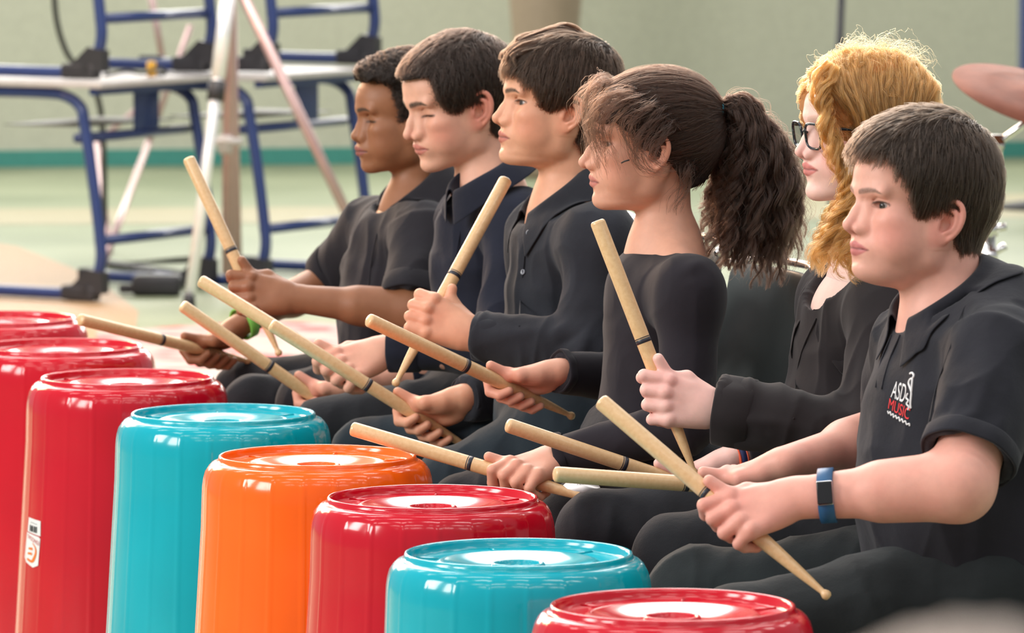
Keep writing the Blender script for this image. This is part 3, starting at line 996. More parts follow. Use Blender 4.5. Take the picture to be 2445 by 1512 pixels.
def head_field(p, neck_base, chest=None, vox=0.0015):
    lo = np.array([-0.135, -0.105, -0.15]); hi = np.array([0.135, 0.105, 0.13])
    nb = np.asarray(neck_base, float)
    lo = np.minimum(lo, nb - 0.075); hi = np.maximum(hi, nb + 0.06)
    F = Field(lo, hi, vox)
    m = lambda *a: np.array(a, float) * MM
    def both(fn):
        for s in (1, -1): fn(s)
    c = p['cheek']
    F.ell(m(-8 - p['back'] / 2, 0, 32 - p['crown'] * .3), m(90 + p['back'] / 2, 72, 80 - p['crown'] * .7))
    F.ell(m(38 + p['forehead'], 0, 34 - p['crown'] * .3), m(56, 60, 52 - p['crown'] * .3), k=.02)
    F.ell(m(-45 - p['back'], 0, 10), m(50, 60, 55), k=.02)
    F.ell(m(38, 0, -30), m(50, 50 + 3 * c, 62), k=.02)
    # neck
    both(lambda s: F.ell(m(8 + p['ear_x'], s * 58, p['ear_z'] + 2), m(11, 9, 24), k=.008))
    F.cone(m(-20, 0, -35), nb, p['neck_r'] * MM, p['neck_r'] * 1.08 * MM, k=.022)
    F.ell(m(44, 0, -68 - p['jawdrop']), m(44, 38 + 4 * c, 28), k=.02)
    both(lambda s: F.ell(m(56, s * 40, -21), m(26, 21, 19), k=.014))
    both(lambda s: F.ell(m(26, s * 43, -44), m(36, 16 + 2 * c, 34), k=.02))
    both(lambda s: F.ell(m(48, s * 34, -50), m(32, 20 + 5 * c, 28), k=.016))
    def jaw(s):
        j = p['jaw']
        F.ell(m(2, s * 52, -22), m(26, 13, 34), k=.012)
        F.chain([m(4, s * 47 * j, -42), m(10, s * 42 * j, -68 - p['jawdrop']), m(70, s * 14, p['chin'][1] - 0)], [.014, .013, .012], k=.018)
    both(jaw)
    if p['throat'] > 0:
        F.ell(m(34, 0, -88), m(44, 34, 10 + 14 * p['throat']), k=.022)
    cx, cz = p['chin']
    F.ell(m(cx, 0, cz), m(p['chin_r'], 18, 13), k=.012)
    lx = p['lip']
    F.ell(m(79 + lx, 0, -56), m(19, 27, 21), k=.014)
    both(lambda s: F.cone(m(87 + p['brow'], s * 8, 17), m(77 + p['brow'], s * 42, 18), .008, .007, k=.012))
    # eye sockets
    both(lambda s: F.ell(m(95, s * 33, -1), m(18, 19, 12), k=.011, mode='s'))
    # nose
    nx, nz = p['nose']; bx, bz = p['bridge']
    F.chain([m(p['nasion'], 0, 4), m(bx, 0, bz), m(nx, 0, nz)], [p['bridge_r'] * MM, (p['bridge_r'] + .5) * MM, p['nose_r'] * MM], k=.007)
    both(lambda s: F.chain([m(82, s * 10, -6), m(90, s * 14, -31)], [.007, .009], k=.010))
    a = p['alar']
    both(lambda s: F.ell(m(nx - 11, s * 12.5 * a, nz - 5), m(10, 7.0, 7.8) , k=.004))
    F.chain([m(nx - 1, 0, nz - 4), m(nx - 13, 0, nz - 11)], [.0045, .005], k=.004)
    both(lambda s: F.ell(m(nx - 7, s * 6.8 * a, nz - 12), m(6.5, 3.4, 3.8), k=.0015, mode='s'))
    # lips
    lf = p['lip_full']; mo = p['mouth_open']
    both(lambda s: F.chain([m(96.5 + lx, 0, -53), m(93.5 + lx, s * 11, -54), m(81 + lx, s * 25, -58.5)], [.0046 * lf, .0042 * lf, .0015], k=.0035))
    both(lambda s: F.chain([m(94.5 + lx, 0, -63.5 - mo), m(91 + lx, s * 11, -63.5 - mo), m(81 + lx, s * 24, -60)], [.0052 * lf, .0047 * lf, .0015], k=.0035))
    both(lambda s: F.chain([m(106 + lx, 0, -58.3 - mo / 2), m(98 + lx, s * 13, -58.8 - mo / 2), m(84 + lx, s * 27, -60.4)], [(.0012 + mo * .0004), .0011, .0010], k=.0018, mode='s'))
    F.ell(m(108 + lx, 0, -76), m(14, 19, 5), k=.008, mode='s')
    # philtrum
    F.cone(m(105 + lx, 0, -44), m(105 + lx, 0, -50), .0022, .0022, k=.004, mode='s')
    # lids
    ez, eo = p['eye_z'], p['eye_open']
    both(lambda s: F.ell(m(63, s * 32, -1), m(13.9, 13.9, 13.4), k=.0035))
    both(lambda s: F.chain([m(79, s * 20, 6.5), m(81, s * 32, 8.8), m(74, s * 44, 5.5)], [.0011, .0012, .001], k=.0035, mode='s'))
    if eo > 0:
        both(lambda s: F.ell(m(76, s * 33, ez), m(10.5, 12.6, eo / 2), k=.0008, mode='s', R=[unit((1, s * .34, 0)), unit((-s * .34, 1, .04)), (0, 0, 1)]))
    # ears
    def ear(s):
        es = p['ear_s']
        ez_, ex_ = p['ear_z'], p['ear_x']
        fx = unit((0.90, -s * 0.42, 0.18))
        fz = unit((-0.20, s * 0.08, 0.975))
        fn = unit(np.cross(fz, fx)) * s
        if fn[1] * s < 0: fn = -fn
        C = m(ex_, s * (66 + 4 * p['ear_out']), ez_)
        q = lambda x, z, n=0.0: C + (fx * x + fz * z) * MM * es + fn * n * MM
        F.ell(q(-2, 3), m(15, 3.0, 25) * es, R=[fx, fn, fz], k=.004)
        F.ell(q(1, -19, .5), m(9, 3.6, 11) * es, R=[fx, fn, fz], k=.004)
        F.ell(q(2, -2, 4), m(10.5, 6.5, 13.5) * es, R=[fx, fn, fz], k=.002, mode='s')
        F.ell(q(-4, 15, 4.0), m(8, 4.6, 9) * es, R=[fx, fn, fz], k=.003, mode='s')
        path = [q(9, 2, -1), q(12, 12, 1.5), q(8, 24, 3), q(-2, 29.5, 4), q(-12, 25, 4), q(-17.5, 13, 4), q(-17, -1, 3.5), q(-12.5, -13, 3), q(-6, -22, 2)]
        path = smooth_path(path, 3)
        F.chain(path, [.0034 * es] * len(path), k=.0015)
        path = smooth_path([q(2, 18, 2), q(-8, 14, 3.2), q(-11, 2, 3.4), q(-8, -9, 3), q(0, -14, 2.4)], 3)
        F.chain(path, [.0025 * es] * len(path), k=.0035)
        F.ell(q(11.5, -5, 3), m(4, 3, 6) * es, R=[fx, fn, fz], k=.004)
        F.ell(q(3, -4, 0), m(6, 6, 8) * es, R=[fx, fn, fz], k=.003, mode='s')
    both(ear)
    if chest is not None:
        for (a_, b_, ra, rb) in chest:
            F.cone(a_, b_, ra, rb, k=.03)
    return F
def smoothstep(a, b, x):
    t = np.clip((x - a) / (b - a), 0, 1)
    return t * t * (3 - 2 * t)
def head_pigment(V, p, tone):
    """skin colouring: lips, brows, lashes, cheeks and ears, plus shade painted into the hollows; V in head frame"""
    Q = V / MM
    x, y, z = Q[:, 0], Q[:, 1], Q[:, 2]
    ay = np.abs(y)
    C = np.tile(np.array(tone['skin'][:3]), (len(V), 1))
    def mix(w, col):
        nonlocal C
        C = C * (1 - w[:, None]) + np.array(col[:3]) * w[:, None]
    g = lambda cx, cy, cz, r: np.exp(-(((x - cx) ** 2 + (ay - cy) ** 2 + (z - cz) ** 2) / r ** 2))
    mix(np.clip(tone['blush'] * g(66, 46, -38, 27), 0, 1), tone['red'])
    mix(np.clip(.5 * tone['blush'] * g(p['nose'][0], 6, p['nose'][1] - 4, 13), 0, 1), tone['red'])
    far = smoothstep(62, 70, ay) * smoothstep(34, 24, np.abs(x - p['ear_x']) ) * smoothstep(38, 30, np.abs(z - p['ear_z']))
    mix(far * tone.get('ear', .45) * .8, tone['red'])
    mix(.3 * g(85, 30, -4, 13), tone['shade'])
    # lips, with shade painted along the mouth line
    lx, mo = p['lip'], p['mouth_open']
    t = np.clip(ay / 26.0, 0, 1)
    top = -48.6 - 1.3 * np.exp(-(ay / 3.0) ** 2) - 10.0 * t ** 1.8
    bot = -69.5 - mo + 9.0 * t ** 2
    w = smoothstep(top + 1.0, top - 1.2, z) * smoothstep(bot - 1.2, bot + 1.0, z) * smoothstep(28, 25, ay) * smoothstep(74 + lx, 80 + lx, x)
    mix(w * .9, tone['lip'])
    sl = np.exp(-((z - (-58.6 - mo / 2 - 1.6 * t)) / 1.3) ** 2) * smoothstep(29, 26, ay) * smoothstep(76 + lx, 82 + lx, x)
    mix(sl * .75, tone['crease_shade'])
    # brows
    by = np.array([6, 14, 26, 38, 47.0]); bz = np.array([15.5, 17.5, 19.5, 19.5, 16.0]) + tone.get('brow_z', 0); bw = np.array([3.0, 4.0, 3.7, 2.7, 1.2]) * tone.get('brow_w', 1)
    zc, wd = np.interp(ay, by, bz), np.interp(ay, by, bw)
    w = np.exp(-((z - zc) / wd) ** 4) * smoothstep(5, 9, ay) * smoothstep(49, 45, ay) * smoothstep(60, 68, x)
    n = vnoise(V, 900.0) * .5 + .5
    mix(w * tone.get('brow_a', .85) * (.8 + .3 * n), tone['brow'])
    # lashes and lid lines
    ez, eo = p['eye_z'], p['eye_open']
    e = np.clip(1 - ((ay - 33) / 14.0) ** 2, 0, 1) ** .5
    up = ez + eo / 2 * e
    w = np.exp(-((z - up - .5) / 1.6) ** 2) * smoothstep(18, 21, ay) * smoothstep(49, 46, ay) * smoothstep(62, 66, x)
    mix(w * .95, tone['lash'])
    w = np.exp(-((z - (ez - eo / 2 * e) + .5) / 1.0) ** 2) * smoothstep(18, 21, ay) * smoothstep(49, 46, ay) * smoothstep(62, 66, x)
    mix(w * .35, tone['lash'])
    # shade painted into the nostrils and the ear hollow
    nx, nz = p['nose']
    mix(.75 * np.exp(-(((x - nx + 7) / 6) ** 2 + ((ay - 6.8) / 4) ** 2 + ((z - nz + 11) / 3.0) ** 2)), tone['crease_shade'])
    mix(.6 * far * np.exp(-(((x - p['ear_x'] - 3) / 6) ** 2 + ((z - p['ear_z'] + 3) / 8) ** 2)), tone['crease_shade'])
    return C
def uv_sphere(c, r, nu=40, nv=28):
    V, F = [], []
    for j in range(nv + 1):
        th = math.pi * j / nv
        for i in range(nu):
            a = 2 * math.pi * i / nu
            V.append((c[0] + r * math.sin(th) * math.cos(a), c[1] + r * math.sin(th) * math.sin(a), c[2] + r * math.cos(th)))
    for j in range(nv):
        for i in range(nu):
            F.append([j * nu + i, (j + 1) * nu + i, (j + 1) * nu + (i + 1) % nu, j * nu + (i + 1) % nu])
    return np.array(V), np.array(F)
def eyeballs(H, p, parent, mat, iris, gaze=(1, 0, 0)):
    for s in (1, -1):
        c = np.array([63, s * 32, -1.0]) * MM
        V, F = uv_sphere(c, .0126, 64, 48)
        d = (V - c) / .0126
        g = unit(gaze)
        ang = np.degrees(np.arccos(np.clip(d @ g, -1, 1)))
        V = V + (g * .0010) * smoothstep(32, 10, ang)[:, None]
        C = np.tile(np.array([.36, .30, .28]), (len(V), 1))
        w = smoothstep(36, 33, ang)[:, None]
        C = C * (1 - w) + np.array(iris[:3]) * w
        w = (smoothstep(37, 35, ang) * smoothstep(29, 33, ang))[:, None] * .7
        C = C * (1 - w) + np.array([.01, .01, .01]) * w
        w = smoothstep(15, 13, ang)[:, None]
        C = C * (1 - w) + np.array([.004, .004, .004]) * w
        o = obj_from('eye', h2w(H, V), F, mat, parent)
        paint(o, C)
# ------------------------------------------------------------------ scalp and hair
def scalp(P, p=FACE):
    """distance to the bare skull, head frame, metres"""
    P = np.asarray(P)
    def e(c, r):
        c, r = np.array(c) * MM, np.array(r) * MM
        q = (P - c) / r
        k0 = np.sqrt((q ** 2).sum(-1)); k1 = np.sqrt(((q / r) ** 2).sum(-1)) + 1e-6
        return k0 * (k0 - 1) / k1
    def sm(a, b, k):
        h = np.maximum(k - np.abs(a - b), 0) / k
        return np.minimum(a, b) - h * h * k / 4
    d = e((-8 - p['back'] / 2, 0, 32 - p['crown'] * .3), (90 + p['back'] / 2, 72, 80 - p['crown'] * .7))
    d = sm(d, e((38 + p['forehead'], 0, 34 - p['crown'] * .3), (56, 60, 52 - p['crown'] * .3)), .02)
    d = sm(d, e((-45 - p['back'], 0, 10), (50, 60, 55)), .02)
    d = sm(d, e((-26, 0, -50), (46, 50, 60)), .022)
    return d
def scalp_grad(P, p=FACE):
    h = .0015
    G = np.stack([scalp(P + np.eye(3)[i] * h, p) - scalp(P - np.eye(3)[i] * h, p) for i in range(3)], -1)
    return G / (np.linalg.norm(G, axis=-1, keepdims=True) + 1e-9)
def poly_sdf(X, Z, poly):
    """signed distance to a closed polygon, negative inside"""
    poly = np.asarray(poly, float)
    d = np.full(np.broadcast(X, Z).shape, 1e9)
    s = np.ones(d.shape)
    n = len(poly)
    for i in range(n):
        a, b = poly[i], poly[i - 1]
        ex, ez = b[0] - a[0], b[1] - a[1]
        wx, wz = X - a[0], Z - a[1]
        t = np.clip((wx * ex + wz * ez) / (ex * ex + ez * ez + 1e-12), 0, 1)
        d = np.minimum(d, (wx - t * ex) ** 2 + (wz - t * ez) ** 2)
        c1, c2, c3 = Z >= a[1], Z < b[1], ex * wz > ez * wx
        s = np.where((c1 & c2 & c3) | (~c1 & ~c2 & ~c3), -s, s)
    return s * np.sqrt(d)
def hair_cap(H, p, poly, thick, mat, parent, name='hair', rough=.002, nscale=120.0, k=.006, vox=.0022, seed=0.0, extra=None):
    """the body of the hair: the skull thickened by thick(P), cut to the hairline polygon (x, z in mm)"""
    F = Field((-.15, -.115, -.135), (.135, .115, .155), vox)
    X = F.lo[0] + vox * np.arange(F.n[0]); Y = F.lo[1] + vox * np.arange(F.n[1]); Z = F.lo[2] + vox * np.arange(F.n[2])
    P = np.stack(np.meshgrid(X, Y, Z, indexing='ij'), -1)
    d = scalp(P, p) - thick(P)
    pl = poly_sdf(X[:, None] / MM, Z[None, :] / MM, poly)[:, None, :] * MM
    kk = k
    h = np.maximum(kk - np.abs(d - pl), 0) / kk
    F.f = (np.maximum(d, pl) + h * h * kk / 4).astype(np.float32)
    if extra: extra(F)
    V, Q = F.mesh(1)
    N = vnormals(V, Q)
    V = V + N * (rough * (vnoise(V * np.array([1, 1, 1]), nscale, seed) + .5 * vnoise(V, nscale * 2.3, seed + 9)))[:, None]
    return obj_from(name, h2w(H, V), Q, mat, parent)
def hair_short(H, p, poly, thick, flow, n, m, length, mat, parent, rad=.00035, clump=10, spread=.0035, lift=(.75, 1.25), curl=0.0, freq=3.0, seed=1, name='hair_strand', messy=.12, inside=0.0, zmin=-90, edge=0.0):
    """short hair combed over the skull following flow(P)"""
    rs = np.random.RandomState(seed)
    ng = n // clump
    D = rs.normal(size=(ng * 14, 3))
    D /= np.linalg.norm(D, axis=1)[:, None]
    P = np.array([-.012, 0, .02]) + D * .09
    for _ in range(5):
        P = P - scalp_grad(P, p) * scalp(P, p)[:, None]
    ok = (poly_sdf(P[:, 0] / MM, P[:, 2] / MM, poly) < inside) & (P[:, 2] > zmin * MM)
    P = P[ok][:ng]
    ng = len(P)
    G = scalp_grad(P, p)
    path = np.zeros((ng, m, 3))
    L = length(P) * rs.uniform(.75, 1.15, ng)
    if edge: L = L * np.clip(-poly_sdf(P[:, 0] / MM, P[:, 2] / MM, poly) / edge, .10, 1)
    jit = rs.normal(size=(ng, 3)) * messy
    ph = rs.uniform(0, 6.28, ng)
    T = thick(P)
    lf = rs.uniform(lift[0], lift[1], ng)
    P = P + G * (T * .45)[:, None]
    path[:, 0] = P
    for i in range(1, m):
        t = i / (m - 1)
        g = scalp_grad(P, p)
        f = flow(P) + jit
        f = f - g * (f * g).sum(1)[:, None]
        f /= np.linalg.norm(f, axis=1)[:, None] + 1e-9
        side = np.cross(g, f)
        P = P + f * (L / (m - 1))[:, None] + side * (curl * math.sqrt(t) * np.cos(ph + freq * 6.28 * t))[:, None]
        tgt = thick(P) * (.45 + (lf - .45) * math.sqrt(t))
        P = P + g * ((tgt - scalp(P, p)) * .8)[:, None]
        path[:, i] = P
    tt = np.linspace(0, 1, m)
    off = rs.normal(size=(ng, clump, 1, 3)) * spread
    S = path[:, None] + off * (1.0 - .55 * tt)[None, None, :, None]
    S = S.reshape(-1, m, 3)
    return hair_curves(name, h2w(H, S), rad, mat, parent)
def hair_locks(guides, mat, parent, n_each=60, m=28, r0=.008, r1=.012, curl=.006, freq=4.0, rad=.0003, seed=1, name='hair_lock', frizz=.08, world=None, sub=7, taper=.6, ramp=.25, lenvar=.12, tight=.0016):
    """long hair: every guide (control points) becomes wavy sub-locks of fine strands"""
    rs = np.random.RandomState(seed)
    out = []
    tt = np.linspace(0, 1, m)
    for gi, g in enumerate(guides):
        pts = np.array(smooth_path(g, 8))
        s = np.concatenate([[0], np.cumsum(np.linalg.norm(np.diff(pts, axis=0), axis=1))])
        tot = s[-1]
        for _ in range(sub):
            end = rs.uniform(1 - lenvar * 2, 1.0)
            u = tt * end * tot
            C = np.stack([np.interp(u, s, pts[:, c]) for c in range(3)], 1)
            T = np.gradient(C, axis=0); T /= np.linalg.norm(T, axis=1)[:, None] + 1e-12
            ref = unit(rs.normal(size=3))
            A = np.cross(T, ref); A /= np.linalg.norm(A, axis=1)[:, None] + 1e-9
            B = np.cross(T, A)
            o = rs.normal(size=2); o = o / max(1, np.linalg.norm(o))
            R = r0 + (r1 - r0) * tt
            C2 = C + (A * o[0] + B * o[1]) * R[:, None]
            ph, fr = rs.uniform(0, 6.28), freq * rs.uniform(.75, 1.3)
            amp = curl * np.minimum(1, tt / ramp) * rs.uniform(.6, 1.25)
            a = 6.28 * fr * tt + ph
            C2 = C2 + A * (amp * np.cos(a))[:, None] + B * (amp * np.sin(a) * .8)[:, None]
            k = max(2, n_each // sub)
            d = rs.normal(size=(k, 1, 3)) * tight
            fz = np.cumsum(rs.normal(size=(k, m, 3)) * .0006, axis=1)
            fq = np.minimum(rs.exponential(size=(k, 1, 1)) ** 1.5, 2.6) * frizz
            out.append(C2[None] + d * (1 - .35 * tt)[None, :, None] + fz * fq)
    S = np.concatenate(out)
    return hair_curves(name, S, rad, mat, parent)
# ------------------------------------------------------------------ hands
def hand_frame(u, n, left=True):
    """u = wrist to knuckles, n = back of the hand, v = towards the thumb"""
    u = unit(u)
    n = unit(np.asarray(n, float) - u * np.dot(n, u))
    v = np.cross(u, n) * (1 if left else -1)
    return u, n, v
def grip_hand(F, wrist, u, n, s, left, elbow, sc=1.0, rs=.0106, wr=.026, er=.040, grip=None, elbow_r=None, thumb=1.0, palm_flat=.62):
    """a fist closed on a stick of direction s; returns the point where the stick passes the palm"""
    u, n, v = hand_frame(u, n, left)
    s = unit(s)
    if np.dot(s, v) < .86:            # bend the wrist until the fist can close round the stick
        for al in np.linspace(0, 3, 61):
            v2 = unit(v + al * s)
            if np.dot(s, v2) >= .86: break
        u = unit(u - v2 * np.dot(u, v2))
        n = np.cross(v2, u) * (1 if left else -1)
        v = v2
    W = np.asarray(wrist, float)
    G = W + u * .073 * sc - n * .021 * sc
    if grip is not None: G = G + u * grip[0] + v * grip[1] + n * grip[2]
    # forearm and wrist
    F.cone(elbow, W, er, wr * sc, k=.004, sq=(n, .86))
    F.cone(W - u * .006, W + u * .022 * sc, wr * .92 * sc, .025 * sc, k=.012, sq=(n, .72))
    lat = np.array([.030, .0105, -.0095, -.0275]) * sc
    fr = np.array([.0096, .0098, .0093, .0082]) * sc
    ln = np.array([.080, .084, .079, .071]) * sc
    K = []
    for i in range(4):
        k = W + u * ln[i] + v * lat[i] + n * (-.001 if i != 1 else .001)
        K.append(k)
        F.cone(W + u * .016 * sc + v * lat[i] * .55 - n * .003, k - n * .004 * sc, .0165 * sc, .0118 * sc, k=.010)
    # ball of the thumb and heel of the hand
    F.ell(W + u * .034 * sc + v * .020 * sc - n * .012 * sc, np.array([.027, .015, .015]) * sc, R=[unit(u + v * .35), unit(v - u * .35), n], k=.009)
    F.ell(W + u * .036 * sc - v * .018 * sc - n * .010 * sc, np.array([.028, .013, .014]) * sc, R=[u, v, n], k=.009)
    sv = max(.6, float(np.dot(s, v)))
    tips = []
    for i in range(4):
        r = fr[i]
        Q = G + s * (lat[i] / sv)
        q = Q - W
        Q = W + u * np.dot(q, u) + v * lat[i] + n * np.dot(q, n)
        R = rs + r * .94
        a = K[i]
        cuo = np.dot(Q - W, u); cno = np.dot(Q - W, n)
        P = lambda cu, cn: W + v * (lat[i] + (.0015 - i * .001) * sc) + u * (cuo + cu * R) + n * (cno + cn * R)
        pip = P(1.30, .62)
        if np.linalg.norm(pip - a) < .026 * sc:
            pip = a + unit(pip - a) * .028 * sc
        j1 = P(1.15, -.55); j2 = P(.25, -1.06); tip = P(-.62, -.86)
        F.chain([a, pip], [r * 1.10, r * 1.06], k=.006)
        F.chain([pip, j1, j2, tip], [r * 1.05, r * .95, r * .9, r * .78], k=.0012)
        F.ell(a + n * r * .30, np.array([1, 1, 1]) * r * 1.02, k=.004)
        tips.append(tip)
    # thumb along the stick, outside the index finger
    b = W + u * .024 * sc + v * .024 * sc - n * .010 * sc
    m1 = W + u * .050 * sc + v * .040 * sc * thumb - n * .014 * sc
    Qt = G + s * (.049 * sc / sv)
    e = unit(-u * .75 + n * .45)
    j = Qt - s * .014 + e * (rs + .0085) + u * .002
    t = Qt + s * .012 + unit(-u * .35 + n * .75) * (rs + .0068)
    F.chain([b, m1, j, t], np.array([.0145, .0115, .0102, .0085]) * sc, k=.006)
    return G, s, v
def stick(butt, tip, name='drumstick', rad=.0108, label=None, mat=None, ring=None):
    """wooden drumstick: thick butt with printed rings, long taper, acorn bead at the tip"""
    b, t = np.asarray(butt, float), np.asarray(tip, float)
    d = t - b
    L = np.linalg.norm(d)
    d = d / L
    root = empty(name, b)
    prof = [(0, 0), (rad * .72, .0003), (rad * .93, .002), (rad, .005), (rad, L * .45), (rad * .99, L * .66), (rad * .86, L * .76), (rad * .62, L * .88), (rad * .40, L * .955), (rad * .36, L * .967), (rad * .46, L * .973), (rad * .60, L * .982), (rad * .58, L * .991), (rad * .38, L * .998), (0, L)]
    x = unit(np.cross(d, [0, 0, 1.0])); y = np.cross(d, x)
    M = np.eye(4); M[:3, 0] = x; M[:3, 1] = y; M[:3, 2] = d; M[:3, 3] = b
    MB().lathe(prof, 28, M=M).build('shaft', mat or MAT['stick'], root)
    for (f0, w, off) in ((.47, .0060, .00015), (.458, .0012, .00015)):
        z = L * f0
        MB().lathe([(rad * .97, z - w / 2 - .0003), (rad + off, z - w / 2), (rad + off, z + w / 2), (rad * .97, z + w / 2 + .0003)], 28, M=M).build('printed_ring', MAT['ink'], root)
    tag(root, label, 'drumstick', 'drumsticks in the players\' hands')
    return root
def through(pt, s, length, back):
    """butt and tip of a stick of direction s (to the butt) passing pt, back = how much sticks out behind the hand"""
    s = unit(s)
    return pt + s * (length - back), pt - s * back

# ------------------------------------------------------------------ people
def limb_len(a, b): return float(np.linalg.norm(np.asarray(a) - np.asarray(b)))
def collar(parent, c, f, l, u, a, b, mat, gap=28, stand=.026, fall=.042, point=.022, spread=.012, tilt=.0, thick=.0022, name='collar', roll=.006, open_drop=0.0, bvh=None, lift=.004):
    """folded shirt collar round the neck: c centre of the neckline, gap = half opening at the throat in degrees"""
    f, l, u = [np.asarray(t, float) for t in (f, l, u)]
    N, V, F = 72, [], []
    rows = 9
    for i in range(N + 1):
        th = math.radians(gap + (360 - 2 * gap) * i / N)
        e = f * math.cos(th) * a + l * math.sin(th) * b
        dirn = unit(f * math.cos(th) / a + l * math.sin(th) / b)
        fr = max(0.0, math.cos(th))                       # 1 at the throat
        w = fr ** 3
        edge = max(0, 1 - min(i, N - i) / 5.0)
        base = c + e - u * (open_drop * w)
        st = stand * (1 - .35 * w)
        top = base + u * st
        fl = fall + point * max(0.0, math.cos(th)) ** 2
        prof = [base, base * .5 + top * .5 + dirn * .001, top, top + dirn * roll + u * .001]
        for q in (.25, .5, .75, .92, 1.0):
            prof.append(top + dirn * (roll + (spread + .018 * (1 - w * .5)) * q ** .8 ) - u * (fl * q) + (f * (.006 * w * q)))
        V += prof
    if bvh is not None:
        for i, v in enumerate(V):
            if i % rows < 3: continue
            loc, nor, ix, dist = bvh.find_nearest(Vector(v))
            if loc is None: continue
            dd = (Vector(v) - loc).dot(nor)
            if dd < lift: V[i] = np.array(loc + nor * lift)
    for i in range(N):
        for j in range(rows - 1):
            p, q = i * rows + j, (i + 1) * rows + j
            F.append([p, q, q + 1, p + 1])
    me_o = obj_from(name, np.array(V), F, mat, parent)
    so = me_o.modifiers.new('thickness', 'SOLIDIFY'); so.thickness = thick; so.offset = 0
    sd = me_o.modifiers.new('smooth', 'SUBSURF'); sd.levels = sd.render_levels = 1
    return me_o
def displace(V, Q, folds, depth_ok=None, noise=(.0022, 16.0, .0012, 42.0), seed=0.0, stretch=(1, 1, 1)):
    """cloth folds: listed ridges (a, b, height, width) plus soft random ones"""
    N = vnormals(V, Q)
    d = noise[0] * vnoise(V * np.array(stretch), noise[1], seed) + noise[0] * .9 * ((1 - np.abs(vnoise(V * np.array(stretch), noise[1] * .8, seed + 11))) ** 5 - .25) + noise[2] * (1 - 2 * np.abs(vnoise(V * np.array(stretch), noise[3], seed + 5)))
    for (pts, amp, wid) in folds:
        pts = [np.asarray(p, float) for p in pts]
        best = np.full(len(V), 9.0); tt = np.zeros(len(V))
        for i in range(len(pts) - 1):
            r, h = seg_dist(V, pts[i], pts[i + 1])
            m = r < best
            best[m] = r[m]; tt[m] = (i + h[m]) / (len(pts) - 1)
        d += amp * np.exp(-(best / wid) ** 2) * np.clip(4 * tt * (1 - tt) + .25, 0, 1)
    V = V + N * d[:, None]
    return V
def shoe(parent, ankle, fwd, mat, sole):
    x = unit(fwd); z = np.array([0, 0, 1.0]); y = np.cross(z, x)
    a = np.asarray(ankle, float); a = np.array([a[0], a[1], 0.0])
    R = [x, y, z]
    F = Field(a - [.3, .3, .02], a + [.3, .3, .16], .005)
    F.ell(a + x * .05 + z * .03, [.13, .045, .045], R=R)
    F.ell(a + x * .12 + z * .03, [.07, .05, .035], R=R, k=.02)
    F.cone(a + z * .05, a + z * .11, .042, .04, k=.02)
    F.f = np.maximum(F.f, -(F.lo[2] + F.vox * np.arange(F.n[2]) - .014)[None, None, :]).astype(np.float32)
    V, Q = F.mesh(1)
    o = obj_from('shoe', V, Q, mat, parent)
    G = Field(a - [.3, .3, .02], a + [.3, .3, .06], .005)
    G.ell(a + x * .05 + z * .01, [.135, .049, .05], R=R)
    G.ell(a + x * .12 + z * .01, [.072, .054, .04], R=R, k=.02)
    zz = (G.lo[2] + G.vox * np.arange(G.n[2]))[None, None, :]
    G.f = np.maximum(G.f, np.maximum(zz - .016, .0012 - zz)).astype(np.float32)
    V, Q = G.mesh(0)
    obj_from('sole', V, Q, sole, o)
def neck_axes(tilt, yaw):
    t, y = math.radians(tilt), math.radians(yaw)
    f0 = np.array([-math.cos(y), -math.sin(y), 0]); z = np.array([0, 0, 1.0])
    f = f0 * math.cos(t) - z * math.sin(t)
    u = z * math.cos(t) + f0 * math.sin(t)
    return f, np.cross(u, f), u
def _trim(c, u, r):
    def fn(X, Y, Z):
        x, y, z = X - c[0], Y - c[1], Z - c[2]
        t = x * u[0] + y * u[1] + z * u[2]
        rad = np.sqrt(np.maximum(x * x + y * y + z * z - t * t, 0)) - r
        return np.maximum(rad - .35 * t, -t).astype(np.float32)
    return fn
